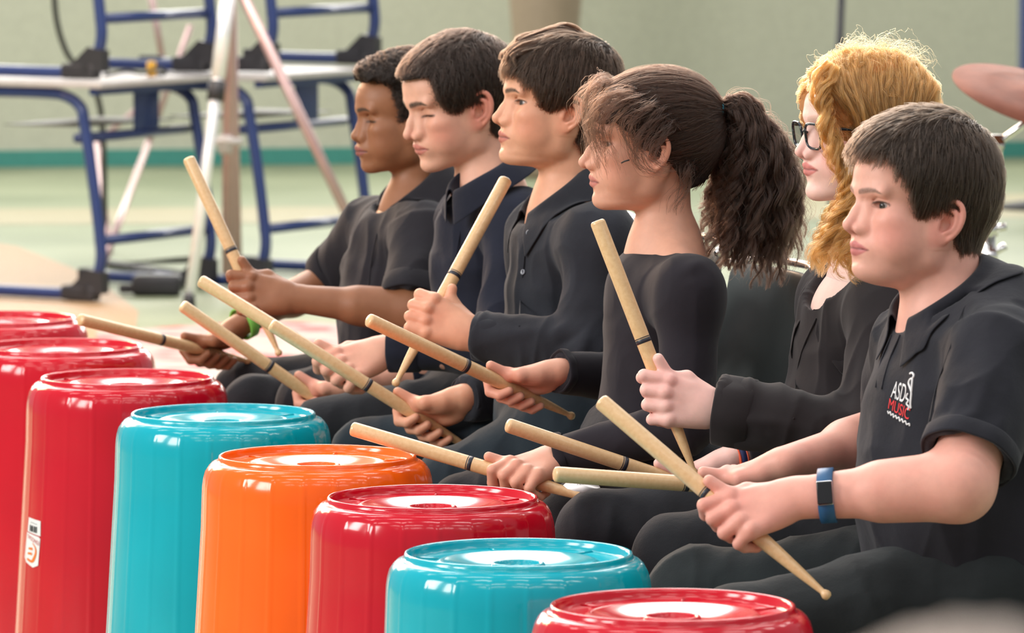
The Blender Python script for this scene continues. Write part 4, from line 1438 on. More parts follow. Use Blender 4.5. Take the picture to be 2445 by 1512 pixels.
def person(S):
    """S: the measured figure; every point is (px, py, depth) read off the photo's plane of that person"""
    D = S['D']
    P = lambda k: PX(*S[k]) if isinstance(S[k], tuple) else S[k]
    base = PX(*S['hipN']) * .5 + PX(*S['hipF']) * .5
    root = empty('person', (base[0], base[1], 0))
    tag(root, S['label'], 'person')
    tone = S['tone']
    H = head_frame(PX(S['head'][0], S['head'][1], D), S['yaw'], S.get('pitch', 0), S.get('roll', 0), S['scale'])
    fp = dict(FACE); fp.update(S.get('face', {}))
    nb = P('neck')
    shN, shF, elN, elF = P('shN'), P('shF'), P('elN'), P('elF')
    nbl, sN, sF = w2h(H, nb), w2h(H, shN), w2h(H, shF)
    c1 = w2h(H, nb + np.array([0, 0, -.05]))
    F = head_field(fp, nbl, chest=[(nbl, sN * .8 + c1 * .2, .05, .03), (nbl, sF * .8 + c1 * .2, .05, .03), (c1, c1 + (c1 - nbl) * 1.0, .07, .07)])
    V, Q = F.mesh(1)
    C = head_pigment(V, fp, tone)
    parts = [(h2w(H, V), Q)]; cols = [C]
    info = {}
    for side in 'NF':
        W = P('wr' + side); E = elN if side == 'N' else elF; SH = shN if side == 'N' else shF
        g = S['grip' + side]
        lo = np.minimum(W, E) - .17; hi = np.maximum(W, E) + .14
        F = Field(lo, hi, .0017 if side == 'N' else .002)
        sc = S.get('hand', .92) * g.get('sc', 1)
        G, s, v = grip_hand(F, W, g['u'], g['n'], g['s'], side == 'N', E, sc, wr=S.get('wrist_r', .026), er=S.get('fore_r', .037), grip=g.get('shift'))
        # swell of the forearm and the elbow
        F.cone(E, E * .55 + W * .45, S.get('fore_r', .037) * 1.02, S.get('fore_r', .037) * .93, k=.012)
        F.cone(E, E + unit(SH - E) * min(.14, limb_len(SH, E)), S.get('fore_r', .037) * 1.0, S.get('fore_r', .037) * 1.05, k=.02)
        V, Q = F.mesh(1)
        nz = vnoise(V, 45.0) * .5 + .5
        base_c = np.array(tone['skin'][:3]); red = np.array(tone['red'][:3])
        dk = np.linalg.norm(V - (W + unit(g['u']) * .085), axis=1)
        w = np.clip(.22 * nz + .22 * np.exp(-(dk / .04) ** 2), 0, .5)[:, None] * tone.get('handred', 1)
        C = base_c * (1 - w) + red * w
        parts.append((V, Q)); cols.append(C)
        L = g.get('len', .4)
        bt, tp = through(G, s, L, g['back'])
        stick(bt, tp, label=g['label'])
        info[side] = dict(W=W, E=E, G=G, s=s)
    # trunk under the clothes, so that the body is one figure
    tr = S['torso']
    F = Field(np.minimum(shN, shF) - [.25, .25, .7], np.maximum(shN, shF) + [.25, .25, .16], .008)
    pts = [PX(x, y, D) for (x, y, r) in tr]
    for i in range(len(pts) - 1):
        F.cone(pts[i], pts[i + 1], tr[i][2] * .72, tr[i + 1][2] * .72, k=.03, sq=((0, 1, 0), 1.2))
    F.cone(nb, pts[0], .045, .06, k=.03)
    for a_, b_ in ((shN, elN), (shF, elF)):
        F.cone(pts[0], a_, .05, .035, k=.03); F.cone(a_, b_, .034, .032, k=.02)
    V, Q = F.mesh(1)
    parts.append((V, Q)); cols.append(np.tile(np.array(tone['skin'][:3]), (len(V), 1)))
    V, Q = join_meshes(parts)
    body = obj_from('body', V, Q, MAT[S['skin']], root)
    paint(body, np.concatenate(cols))
    eyeballs(H, fp, root, MAT['eye'], S.get('iris', (.05, .03, .02)), S.get('gaze', (1, 0, 0)))
    # ---- shirt
    lo = np.minimum(np.minimum(shN, shF), np.minimum(elN, elF)) - .2
    hi = np.maximum(np.maximum(shN, shF), np.maximum(elN, elF)) + .2
    lo = np.minimum(lo, np.minimum(info['N']['W'], info['F']['W']) - .08) if S['sleeve'] == 'long' else lo
    lo[2] = PX(tr[-1][0], tr[-1][1], D)[2] - .1
    F = Field(lo, hi, S.get('shirt_vox', .0035))
    wy = S.get('width', 1.32)
    bl = S.get('body_l', unit((math.sin(math.radians(S.get('body_yaw', 20))), -math.cos(math.radians(S.get('body_yaw', 20))), 0)))
    for i in range(len(pts) - 1):
        F.cone(pts[i], pts[i + 1], tr[i][2] - .012, tr[i + 1][2] - .010, k=.02, sq=(bl, wy * 1.06))
    for a_ in (shN, shF):
        F.cone(pts[0] * .5 + nb * .5 - np.array([0, 0, .035]), a_, .055, S.get('sh_r', .052), k=.045)
        F.cone(pts[0], a_ - np.array([0, 0, .02]), .066, .05, k=.03)
    for c_ in S.get('bulk', []):
        F.ell(PX(*c_[0]), c_[1], k=.03)
    cuffs = []
    ur, hr = S.get('upper_r', (.054, .05)), S.get('hem_r', .05)
    for side in 'NF':
        a_, e_, w_ = (shN, elN, info['N']['W']) if side == 'N' else (shF, elF, info['F']['W'])
        if S['sleeve'] == 'short':
            hemt = S.get('hem_t' + side, S.get('hem_t', .78))
            b_ = a_ + (e_ - a_) * hemt
            F.sleeve(a_, b_, ur[0], hr, k=.03, hollow=.03, wall=.011)
            cuffs.append((b_ + unit(b_ - a_) * .003, unit(b_ - a_), hr + .0015, S.get('cuff_w', .022)))
        else:
            F.cone(a_, e_, ur[0], ur[1], k=.03)
            ct = S.get('cuff_t' + side, .93); cr = S.get('cuff_r' + side, .034)
            b_ = e_ + (w_ - e_) * ct
            F.sleeve(e_, b_, ur[1], cr, k=.022, hollow=.02, wall=.0095)
            cuffs.append((b_ + unit(b_ - e_) * .003, unit(b_ - e_), cr + .0010, S.get('cuff_w', .05)))
    for fn in S.get('shirt_ops', []): fn(F)
    # neck opening
    nd = unit(nb - h2w(H, (-.02, 0, -.06)))
    F.cone(nb - nd * .05, nb + nd * S.get('neck_cut', .012), .047, .047, k=.008, mode='s')
    if 'neckline' in S:                      # trim the shirt along the plane of the collar
        cpx, tilt, yw, rr_ = S['neckline']
        f_, l_, u_ = neck_axes(tilt, yw)
        c_ = PX(*cpx)
        F.sleeve(c_ + u_ * .10, c_, rr_, rr_, k=0, hollow=0) if False else F.op(c_ - .11, c_ + .14, _trim(c_, u_, rr_), .004, 's')
    V, Q = F.mesh(3)
    folds = [([PX(*p) for p in pl], a_, w_) for (pl, a_, w_) in S.get('folds', [])]
    V = displace(V, Q, folds, seed=S['seed'], noise=S.get('shirt_noise', (.0048, 11.0, .0030, 19.0)), stretch=(1.35, 1.0, .7))
    shirt = obj_from('shirt', V, Q, MAT[S['shirt']], root)
    for (c_, ax_, r_, w_) in cuffs:
        x_ = unit(np.cross(ax_, [0, 0, 1.0])); y_ = np.cross(ax_, x_)
        M = np.eye(4); M[:3, 0] = x_; M[:3, 1] = y_; M[:3, 2] = ax_; M[:3, 3] = c_
        t_ = .0026
        m = MB()
        wob = lambda j, k, a: .0014 * math.sin(3 * a + S['seed']) + .0008 * math.sin(7 * a)
        m.lathe([(r_ - .001, -w_ - .004), (r_ + t_ * .8, -w_), (r_ + t_, -w_ * .5), (r_ + t_ * .9, -.002), (r_ + t_ * .5, .0005), (r_ - t_ * .3, .0), (r_ - t_ * .8, -.004), (r_ - .006, -w_ * .6)], 56, mod=wob, M=M)
        m.build('cuff', MAT[S['shirt']], shirt)
    # ---- trousers
    hN, hF, kN, kF = P('hipN'), P('hipF'), P('kneeN'), P('kneeF')
    tr_r = S.get('leg_r', (.088, .066))
    ank = []
    F = Field(np.array([min(kN[0], kF[0]) - .16, min(hN[1], kN[1]) - .16, 0.04]), np.array([max(hN[0], hF[0]) + .2, max(hF[1], kF[1]) + .16, max(hN[2], kN[2]) + .16]), .005)
    hc = (hN + hF) / 2
    F.cone(hN + [.02, 0, 0], hF + [.02, 0, 0], .105, .105, k=.03)
    F.cone(hc, pts[-1], .10, .10, k=.03, sq=(bl, 1.25))
    for (h_, k_, sg) in ((hN, kN, -1), (hF, kF, 1)):
        F.cone(h_, k_, tr_r[0], tr_r[1], k=.02)
        an = np.array([k_[0] + S.get('shin', .15), k_[1] + .01 * sg, .09])
        F.cone(k_, an + [0, 0, .04], tr_r[1] * .98, .048, k=.015)
        ank.append(an)
    V, Q = F.mesh(1)
    folds = [([PX(*p) for p in pl], a_, w_) for (pl, a_, w_) in S.get('leg_folds', [])]
    V = displace(V, Q, folds, seed=S['seed'] + 3, noise=S.get('leg_noise', (.0050, 10.0, .0030, 20.0)), stretch=(1.25, 1, .75))
    obj_from('trousers', V, Q, MAT[S.get('trousers', 'jeans')], root)
    for an in ank:
        shoe(root, an, (-1, -.2, 0), MAT['shoe'], MAT['sole'])
    info.update(H=H, fp=fp, root=root, shirt=shirt, body=body, nb=nb, D=D, pts=pts)
    return info
# ------------------------------------------------------------------ people
MAT['skin'] = skin_mat('skin')
MAT['eye'] = skin_mat('eye surface', rough=.06, sss=0.0)
MAT['black_shirt'] = cloth('black cotton', srgb(28, 26, 31), tint=srgb(40, 38, 44))
MAT['grey_shirt'] = cloth('charcoal cotton', srgb(32, 33, 39), tint=srgb(45, 47, 55))
MAT['navy_shirt'] = cloth('dark navy cotton', srgb(20, 22, 35), tint=srgb(29, 33, 49))
MAT['jersey'] = cloth('black jersey', srgb(29, 26, 32), tint=srgb(39, 35, 42), bump=.15, weave=1400)
MAT['chiffon'] = cloth('black chiffon', srgb(28, 24, 26), tint=srgb(41, 36, 38), bump=.15, weave=1500)
MAT['polo'] = cloth('black pique', srgb(29, 29, 35), tint=srgb(41, 41, 49), weave=1100, bump=.4)
MAT['jeans'] = cloth('black denim', srgb(26, 27, 31), tint=srgb(38, 39, 44), weave=700, bump=.4)
MAT['chinos'] = cloth('dark green-black twill', srgb(28, 32, 34), tint=srgb(41, 47, 49), weave=700, bump=.4)
MAT['teal_trousers'] = cloth('dark petrol cotton', srgb(26, 36, 44), tint=srgb(36, 48, 56))
MAT['shoe'] = plain('black shoe leather', srgb(28, 27, 28), .4)
MAT['sole'] = plain('shoe sole', srgb(60, 58, 56), .7)
MAT['button'] = plain('grey button', srgb(120, 124, 134), .25)
def tone(skin, red, lip, blush=.5, brow=(.03, .018, .012), brow_a=.95, crease_shade=(.13, .035, .03), lash=(.025, .015, .012), handred=1.0, ear=.45, **kw):
    sk = np.array(srgb(*skin)[:3])
    d = dict(skin=sk, red=srgb(*red)[:3], lip=srgb(*lip)[:3], blush=blush, shade=sk * np.array([.72, .6, .55]), brow=brow, brow_a=brow_a, crease_shade=crease_shade, lash=lash, handred=handred, ear=ear)
    d.update(kw)
    return d
ALL = {}
def deeper(S, dy):
    return {k: ((v[0], v[1], v[2] + dy) if isinstance(v, tuple) and len(v) == 3 and k not in ('torso',) and v[0] > 100 and v[2] > 6 else v) for k, v in S.items()}
# right-hand boy in the polo shirt
ALL['polo_boy'] = person(dict(
    D=7.5, label='person in a black polo shirt with a blue wristwatch, a drumstick in each hand', seed=11.0,
    head=(2199, 488), yaw=22, pitch=2, scale=.99, skin='skin',
    tone=tone((226, 168, 150), (222, 128, 118), (196, 112, 112), .5, brow=(.05, .03, .02), brow_a=.7, ear=.5),
    face=dict(cheek=1.7, throat=.8, nose=(105, -28), bridge=(95, -12), chin=(81, -86), jaw=1.06, lip=-1, lip_full=.8, eye_open=8.0, neck_r=53, ear_x=-6, ear_z=-20),
    gaze=(1, .10, .0), iris=(.05, .04, .035),
    neck=(2262, 765, 7.5), shN=(2402, 838, 7.335), shF=(2205, 820, 7.66),
    elN=(2288, 1160, 7.20), wrN=(1893, 1190, 7.23), elF=(2150, 1035, 7.76), wrF=(1872, 1108, 7.62),
    fore_r=.043, wrist_r=.029, hand=.95,
    gripN=dict(u=(-.97, -.1, -.12), n=(-.05, -.72, .69), s=(-.76, .30, .63), back=.150, len=.395, label='drumstick in the polo-shirted player\'s watch hand, bead tip over the near thigh'),
    gripF=dict(u=(-1, .0, -.1), n=(0, .15, 1), s=(-.93, -.30, .10), back=.125, len=.40, label='low flat drumstick in the polo-shirted player\'s far hand'),
    bulk=[((2395, 860, 7.48), (.075, .13, .12)), ((2420, 1000, 7.46), (.08, .13, .14))],
    torso=[(2300, 850, .108), (2290, 960, .122), (2285, 1080, .130), (2290, 1200, .138), (2310, 1310, .138)], body_yaw=20, width=1.34,
    sleeve='short', neckline=((2252, 722, 7.5), 33, 22, .072), shirt='polo', upper_r=(.066, .062), hem_r=.060, hem_t=.80, sh_r=.058, hem_tF=.72,
    hipN=(2330, 1432, 7.42), kneeN=(1775, 1522, 7.38), hipF=(2290, 1400, 7.64), kneeF=(1662, 1432, 7.70), leg_r=(.092, .068), trousers='chinos',
    folds=[([(2250, 830, 7.33), (2215, 960, 7.33), (2200, 1080, 7.33)], .006, .010), ([(2370, 880, 7.25), (2330, 980, 7.2), (2250, 1050, 7.2)], .004, .010),
           ([(2330, 900, 7.25), (2260, 980, 7.22), (2215, 1020, 7.25)], -.004, .010), ([(2440, 850, 7.2), (2420, 980, 7.2), (2340, 1090, 7.2)], .004, .012),
           ([(2110, 900, 7.36), (2080, 1080, 7.38), (2070, 1240, 7.38)], .004, .010), ([(2150, 840, 7.36), (2130, 960, 7.36), (2150, 1100, 7.36)], -.004, .012),
           ([(2430, 1180, 7.3), (2300, 1300, 7.3), (2130, 1300, 7.3)], .006, .016), ([(2440, 1240, 7.3), (2350, 1330, 7.3), (2200, 1350, 7.3)], -.006, .014)],
    leg_folds=[([(1990, 1330, 7.30), (2080, 1400, 7.28), (2120, 1480, 7.28)], -.008, .009), ([(2230, 1360, 7.28), (2330, 1440, 7.28), (2400, 1500, 7.28)], -.009, .009),
               ([(2150, 1300, 7.30), (2220, 1340, 7.28), (2262, 1400, 7.28), (2250, 1440, 7.28)], .009, .007), ([(1700, 1370, 7.6), (1850, 1340, 7.6), (2000, 1320, 7.55)], .005, .009), ([(2050, 1290, 7.35), (2150, 1300, 7.32), (2250, 1330, 7.30)], .010, .010),
               ([(2260, 1330, 7.3), (2350, 1400, 7.28), (2440, 1450, 7.28)], .008, .008), ([(1920, 1350, 7.32), (2000, 1420, 7.30), (2040, 1500, 7.30)], .005, .008), ([(1750, 1300, 7.6), (1800, 1340, 7.6), (1900, 1380, 7.58)], -.005, .008)],
))
# ginger-haired player with glasses
ALL['ginger_girl'] = person(dict(
    D=8.1, label='person with wavy ginger hair, dark-framed glasses and a sheer black blouse', seed=23.0,
    head=(2066, 304), yaw=18, pitch=-1, scale=.94, skin='skin',
    tone=tone((238, 196, 184), (228, 138, 134), (208, 122, 118), .6, brow=(.35, .2, .1), brow_a=.35, lash=(.12, .07, .05)),
    face=dict(crown=10, cheek=1.2, throat=.3, nose=(106.5, -33), nose_r=8.0, bridge=(95, -15), chin=(82, -94), lip=0, lip_full=.88, eye_open=7.5, neck_r=42, mouth_open=1.2, jaw=.98),
    gaze=(1, 0, -.02), iris=(.12, .16, .2),
    neck=(2078, 640, 8.1), shN=(2120, 725, 7.97), shF=(2000, 715, 8.24),
    elN=(2065, 1035, 7.88), wrN=(1712, 978, 7.92), elF=(1960, 1060, 8.3), wrF=(1745, 1098, 8.24),
    fore_r=.036, wrist_r=.025, hand=.93,
    gripN=dict(u=(-.86, -.12, .42), n=(.1, -.95, .25), s=(-.36, .1, .93), back=.112, len=.385, label='raised drumstick in the ginger-haired player\'s near hand'),
    gripF=dict(u=(-1, 0, -.15), n=(0, .2, .98), s=(-.90, -.25, .33), back=.095, len=.40, label='drumstick slanting down to the ginger-haired player\'s far hand'),
    torso=[(2050, 745, .076), (2030, 840, .084), (2005, 950, .080), (2005, 1060, .086), (2020, 1160, .10)], body_yaw=18, width=1.32,
    sleeve='long', neckline=((2066, 672, 8.1), 46, 18, .070), shirt='chiffon', upper_r=(.050, .046), cuff_rN=.047, cuff_rF=.030, cuff_tN=.985, cuff_tF=.86,
    hipN=(2010, 1280, 8.0), kneeN=(1612, 1338, 7.97), hipF=(1990, 1255, 8.22), kneeF=(1425, 1268, 8.20), leg_r=(.082, .060),
    folds=[([(1925, 700, 7.95), (1890, 820, 7.97), (1875, 960, 7.98)], .006, .010), ([(1900, 960, 7.98), (1925, 900, 7.98), (1930, 820, 7.98)], -.005, .012),
           ([(2040, 760, 7.9), (2020, 880, 7.88), (2030, 1000, 7.85)], -.004, .012), ([(1740, 1000, 7.87), (1860, 1010, 7.85), (1990, 1050, 7.83)], .004, .008),
           ([(1960, 985, 7.85), (1975, 1040, 7.83), (1970, 1080, 7.84)], .003, .007), ([(1730, 1040, 7.88), (1800, 1060, 7.86), (1900, 1100, 7.85)], -.004, .010)],
    leg_folds=[([(1600, 1275, 7.9), (1560, 1330, 7.9), (1570, 1380, 7.9)], .003, .008)],
))
# player with the dark ponytail
ALL['ponytail_girl'] = person(dict(
    D=8.55, label='person with a long curly dark ponytail and a tight black long-sleeved top', seed=37.0,
    head=(1556, 341), yaw=6, pitch=0, scale=.95, skin='skin',
    tone=tone((216, 162, 138), (214, 128, 108), (192, 118, 110), .35, ear=.3),
    face=dict(crown=6, cheek=.9, throat=.2, nose=(108, -30), bridge=(97.5, -13), chin=(80, -89), lip=-1, lip_full=.9, eye_open=7.0, neck_r=40, mouth_open=1.5, jaw=.95),
    gaze=(1, 0, -.04), iris=(.04, .025, .015),
    neck=(1588, 590, 8.55), shN=(1645, 690, 8.40), shF=(1545, 685, 8.70),
    elN=(1640, 1015, 8.36), wrN=(1330, 1092, 8.38), elF=(1520, 905, 8.80), wrF=(1332, 888, 8.72),
    fore_r=.032, wrist_r=.025, hand=.90,
    gripN=dict(u=(-.80, -.52, -.10), n=(-.12, -.42, .90), s=(-.92, .20, .25), back=.128, len=.40, label='drumstick held low over the orange bucket by the ponytailed player'),
    gripF=dict(u=(-1, 0, .0), n=(0, .45, .9), s=(-.80, -.40, .42), back=.105, len=.39, label='drumstick in the ponytailed player\'s far hand, pointing left across the charcoal-shirted player'),
    torso=[(1572, 700, .076), (1568, 780, .086), (1560, 880, .082), (1545, 980, .080), (1540, 1080, .092)], body_yaw=12, width=1.3,
    sleeve='long', shirt='jersey', upper_r=(.045, .042), cuff_w=.012, cuff_rN=.031, cuff_rF=.031, cuff_tN=.99, cuff_tF=.97, sh_r=.044, neck_cut=.03,
    hipN=(1560, 1180, 8.45), kneeN=(1375, 1255, 8.44), hipF=(1540, 1165, 8.66), kneeF=(1115, 1212, 8.74), leg_r=(.080, .058),
    folds=[([(1640, 640, 8.35), (1690, 640, 8.4), (1720, 680, 8.45)], .006, .010), ([(1640, 665, 8.35), (1700, 670, 8.4), (1715, 700, 8.45)], -.005, .008),
           ([(1700, 820, 8.35), (1690, 860, 8.33), (1650, 880, 8.31)], .003, .006), ([(1700, 900, 8.35), (1680, 930, 8.33), (1640, 940, 8.31)], .003, .006),
           ([(1600, 700, 8.33), (1590, 850, 8.31), (1600, 980, 8.31)], -.004, .008)],
    shirt_noise=(.0018, 10.0, .0009, 26.0),
))
# player in the charcoal shirt
ALL['grey_shirt_boy'] = person(dict(
    D=9.1, label='person with swept brown hair in an open-necked charcoal shirt, one stick raised', seed=41.0,
    head=(1338, 249), yaw=13, pitch=4, scale=.97, skin='skin',
    tone=tone((218, 162, 132), (212, 124, 98), (190, 112, 100), .45, brow=(.05, .03, .02)),
    face=dict(crown=5, cheek=.9, throat=.1, nose=(105, -29), bridge=(95, -13), chin=(83, -88), eye_open=7.0, neck_r=46, lip_full=.95, ear_x=-2),
    gaze=(1, 0, .02), iris=(.06, .05, .045),
    neck=(1352, 500, 9.1), shN=(1425, 575, 8.95), shF=(1300, 560, 9.25),
    elN=(1412, 835, 8.90), wrN=(1128, 800, 8.96), elF=(1275, 925, 9.27), wrF=(1108, 952, 9.18),
    fore_r=.036, wrist_r=.026, hand=.97,
    gripN=dict(u=(-.92, .0, .40), n=(.1, -.9, .35), s=(.44, .42, .79), back=.125, len=.40, label='raised drumstick in the charcoal-shirted player\'s near hand, leaning right'),
    gripF=dict(u=(-1, 0, .05), n=(0, .35, .93), s=(-.82, -.12, .53), back=.095, len=.40, label='long drumstick held low in the charcoal-shirted player\'s far hand'),
    torso=[(1345, 590, .080), (1335, 690, .090), (1325, 800, .086), (1320, 900, .090), (1330, 980, .10)], body_yaw=12, width=1.34,
    sleeve='long', neckline=((1335, 482, 9.1), 36, 14, .068), shirt='grey_shirt', upper_r=(.056, .050), cuff_rN=.036, cuff_rF=.034, cuff_tN=.95, cuff_tF=.97, neck_cut=.02,
    hipN=(1335, 1060, 9.0), kneeN=(1082, 1162, 9.02), hipF=(1315, 1045, 9.22), kneeF=(872, 1092, 9.35), leg_r=(.082, .058), trousers='teal_trousers',
    folds=[([(1265, 560, 9.0), (1250, 700, 9.0), (1245, 860, 9.0)], .003, .006), ([(1330, 620, 8.93), (1310, 760, 8.93), (1300, 800, 8.93)], -.007, .014),
           ([(1395, 700, 8.86), (1350, 760, 8.86), (1320, 810, 8.88)], .007, .012), ([(1410, 760, 8.85), (1370, 800, 8.85), (1330, 830, 8.87)], -.005, .008),
           ([(1290, 790, 8.88), (1230, 800, 8.9), (1160, 800, 8.92)], .004, .010)],
))
# player in the navy shirt looking down
ALL['navy_shirt_boy'] = person(deeper(dict(
    D=9.62, label='person with short dark hair looking down, in a dark navy shirt', seed=53.0,
    head=(1099, 240), yaw=25, pitch=-14, scale=1.0, skin='skin',
    tone=tone((220, 166, 142), (212, 120, 104), (198, 120, 110), .5, brow=(.03, .02, .015), ear=.75, brow_w=1.25),
    face=dict(crown=7, cheek=.9, throat=.0, nose=(107, -31), bridge=(97.5, -14), chin=(82, -90), eye_open=2.2, eye_z=-5.6, neck_r=46, ear_x=-2, ear_s=1.05),
    gaze=(.8, 0, -.6),
    neck=(1170, 455, 9.55), shN=(1240, 535, 9.42), shF=(1130, 520, 9.70),
    elN=(1195, 835, 9.30), wrN=(922, 835, 9.34), elF=(1090, 870, 9.72), wrF=(862, 918, 9.66),
    fore_r=.036, wrist_r=.026, hand=.97,
    gripN=dict(u=(-1, -.1, .02), n=(0, -.65, .76), s=(-.84, .2, .50), back=.10, len=.395, label='long drumstick held by the navy-shirted player\'s near hand, butt against the tripod leg'),
    gripF=dict(u=(-1, 0, .0), n=(0, .3, .95), s=(-.76, -.2, .56), back=.09, len=.40, label='drumstick in the navy-shirted player\'s lower far hand'),
    torso=[(1165, 545, .078), (1150, 640, .088), (1150, 750, .086), (1155, 850, .088), (1170, 930, .10)], body_yaw=15, width=1.34,
    sleeve='long', neckline=((1160, 438, 9.55), 28, 18, .064), shirt='navy_shirt', upper_r=(.054, .048), cuff_rN=.034, cuff_rF=.032, cuff_tN=.95, cuff_tF=.50,
    hipN=(1150, 990, 9.47), kneeN=(785, 1030, 9.5), hipF=(1130, 975, 9.70), kneeF=(735, 965, 9.76), leg_r=(.080, .058),
    folds=[([(1110, 560, 9.45), (1085, 680, 9.45), (1080, 800, 9.45)], .004, .010), ([(1150, 600, 9.42), (1130, 700, 9.42), (1140, 800, 9.4)], -.005, .012), ([(1180, 790, 9.25), (1080, 840, 9.27), (960, 850, 9.3)], .004, .010)],
), .07))
# player at the far left end
ALL['left_boy'] = person(dict(
    D=10.1, label='person with a short afro, brown skin and a black shirt with rolled sleeves', seed=67.0,
    head=(972, 275), yaw=15, pitch=-4, scale=.95, skin='skin',
    tone=tone((150, 100, 70), (140, 80, 56), (150, 88, 84), .3, brow=(.02, .012, .01), crease_shade=(.05, .02, .015), ear=.3, handred=.8),
    face=dict(crown=8, cheek=1.1, throat=.0, nose=(101, -31), nose_r=9.5, bridge=(91.5, -14), alar=1.15, chin=(80, -88), eye_open=2.2, eye_z=-5.2, neck_r=41, lip=3, lip_full=1.0, forehead=2),
    gaze=(.8, 0, -.6),
    neck=(985, 500, 10.1), shN=(1022, 560, 9.96), shF=(900, 540, 10.26),
    elN=(985, 745, 9.86), wrN=(700, 712, 9.86), elF=(800, 665, 10.36), wrF=(575, 775, 10.22),
    fore_r=.037, wrist_r=.025, hand=.95,
    gripN=dict(u=(-.95, -.05, .26), n=(.1, -.9, .35), s=(-.42, .2, .88), back=.115, len=.385, label='raised drumstick in the far left player\'s near hand'),
    gripF=dict(u=(-.9, -.1, -.42), n=(0, .2, .98), s=(-.70, -.62, .24), back=.09, len=.40, label='drumstick in the far left player\'s far hand beside the green wristband'),
    torso=[(965, 570, .080), (945, 650, .092), (935, 740, .092), (935, 820, .092), (950, 900, .10)], body_yaw=25, width=1.36,
    sleeve='short', neckline=((985, 464, 10.1), 38, 24, .066), shirt='black_shirt', cuff_w=.035, upper_r=(.060, .066), hem_r=.058, hem_t=.88, hem_tF=.97, sh_r=.054,
    hipN=(985, 950, 10.0), kneeN=(612, 975, 9.99), hipF=(955, 935, 10.22), kneeF=(588, 930, 10.3), leg_r=(.080, .056),
    folds=[([(1010, 600, 9.88), (985, 680, 9.85), (960, 730, 9.82)], .008, .012), ([(1040, 620, 9.87), (1010, 700, 9.83), (985, 740, 9.82)], -.006, .010), ([(950, 660, 9.9), (935, 700, 9.88), (925, 720, 9.88)], .006, .010),
           ([(870, 520, 10.1), (850, 600, 10.1), (800, 680, 10.2)], .005, .012), ([(900, 560, 10.0), (890, 680, 10.0), (880, 800, 10.0)], .005, .010)],
))
# ------------------------------------------------------------------ hair
def hp(H, px, py, lat=66.0):
    """head-frame (x, z) in mm of the photo point (px, py) on the plane y = lat mm of that head"""
    c = np.array([0, 0, CAM_Z])
    d = PX(px, py, 8.0) - c
    o = w2h(H, c); e = w2h(H, c + d) - o
    t = (lat * MM - o[1]) / e[1]
    q = (o + e * t) / MM
    return (q[0], q[2])
def poly_px(H, pts):
    return [hp(H, *p) if isinstance(p, tuple) else p[0] for p in pts]
def hair_set(name, col, cap, rough=.38):
    MAT[name] = hair_mat(name + ' strands', tuple(col) + (1,), rough)
    MAT[name + '_cap'] = plain(name + ' base', tuple(cap) + (1,), .75, spec=.2)
hair_set('brown_hair', (.034, .021, .014), (.026, .018, .014))
hair_set('dark_hair', (.024, .014, .010), (.021, .014, .011))
hair_set('chestnut_hair', (.038, .020, .012), (.026, .016, .011))
hair_set('black_hair', (.024, .014, .010), (.016, .011, .009))
hair_set('curly_hair', (.028, .013, .008), (.018, .011, .009), .38)
hair_set('ginger_hair', (.54, .165, .045), (.42, .19, .075))
def uflow(crown, fwd=0.0, down=0.0, side=0.0):
    cr = np.array(crown) * MM
    def f(P):
        d = P - cr
        d = d / (np.linalg.norm(d, axis=1)[:, None] + 1e-9)
        w = smoothstep(.035, .06, np.abs(P[:, 1]))[:, None]
        return d * (1 - .65 * w) + np.array([fwd, 0, -down]) * (1 - w) + w * np.array([-.08, 0, -.9])
    return f
# player in the polo shirt: thick straight hair combed forward into a fringe
I = ALL['polo_boy']; H, p = I['H'], I['fp']
poly = poly_px(H, [(2012, 352, 10), (2040, 350, 30), (2075, 352, 45), (2130, 372, 58), (2168, 424), (2184, 485), (2192, 526), (2206, 505), (2226, 486), (2262, 484), (2280, 520), (2280, 560), (2290, 588), (2345, 578)]) + [(-125, -75), (-150, 150), (125, 150)]
T = lambda P: .0085 + .010 * np.clip((P[..., 2] - .02) / .08, 0, 1) + .003 * np.clip(P[..., 0] / .09, 0, 1)
hc = hair_cap(H, p, poly, T, MAT['brown_hair_cap'], I['root'], seed=3.0, rough=.0015)
cr = (-62, 6, 92)
hair_short(H, p, poly, T, uflow(cr, .35, .35), 42000, 11, lambda P: .036 + .012 * np.clip(P[:, 0] / .08, 0, 1), MAT['brown_hair'], hc, seed=4, clump=10, spread=.0034, lift=(.95, 1.25), messy=.11, edge=16, rad=.00032)
# locks of the fringe
fr = []
rs = np.random.RandomState(3)
for k in range(17):
    y0 = -36 + k * 4.6
    base = h2w(H, np.array([60, y0 * .8, 96 - abs(y0) * .25]) * MM)
    mid = h2w(H, np.array([94 - abs(y0) * .25, y0, 84 - abs(y0) * .3 + rs.uniform(-3, 3)]) * MM)
    end = h2w(H, np.array([99 - abs(y0) * .36, y0 * 1.08 + rs.uniform(-3, 3), 55 + rs.uniform(-5, 8)]) * MM)
    fr.append([base, mid, (mid + end) / 2 + (mid - h2w(H, (0, 0, 0))) * .02, end])
hair_locks(fr, MAT['brown_hair'], hc, n_each=90, m=14, r0=.004, r1=.0014, curl=.0012, freq=.6, rad=.0003, seed=5, name='fringe', frizz=.3, sub=4)
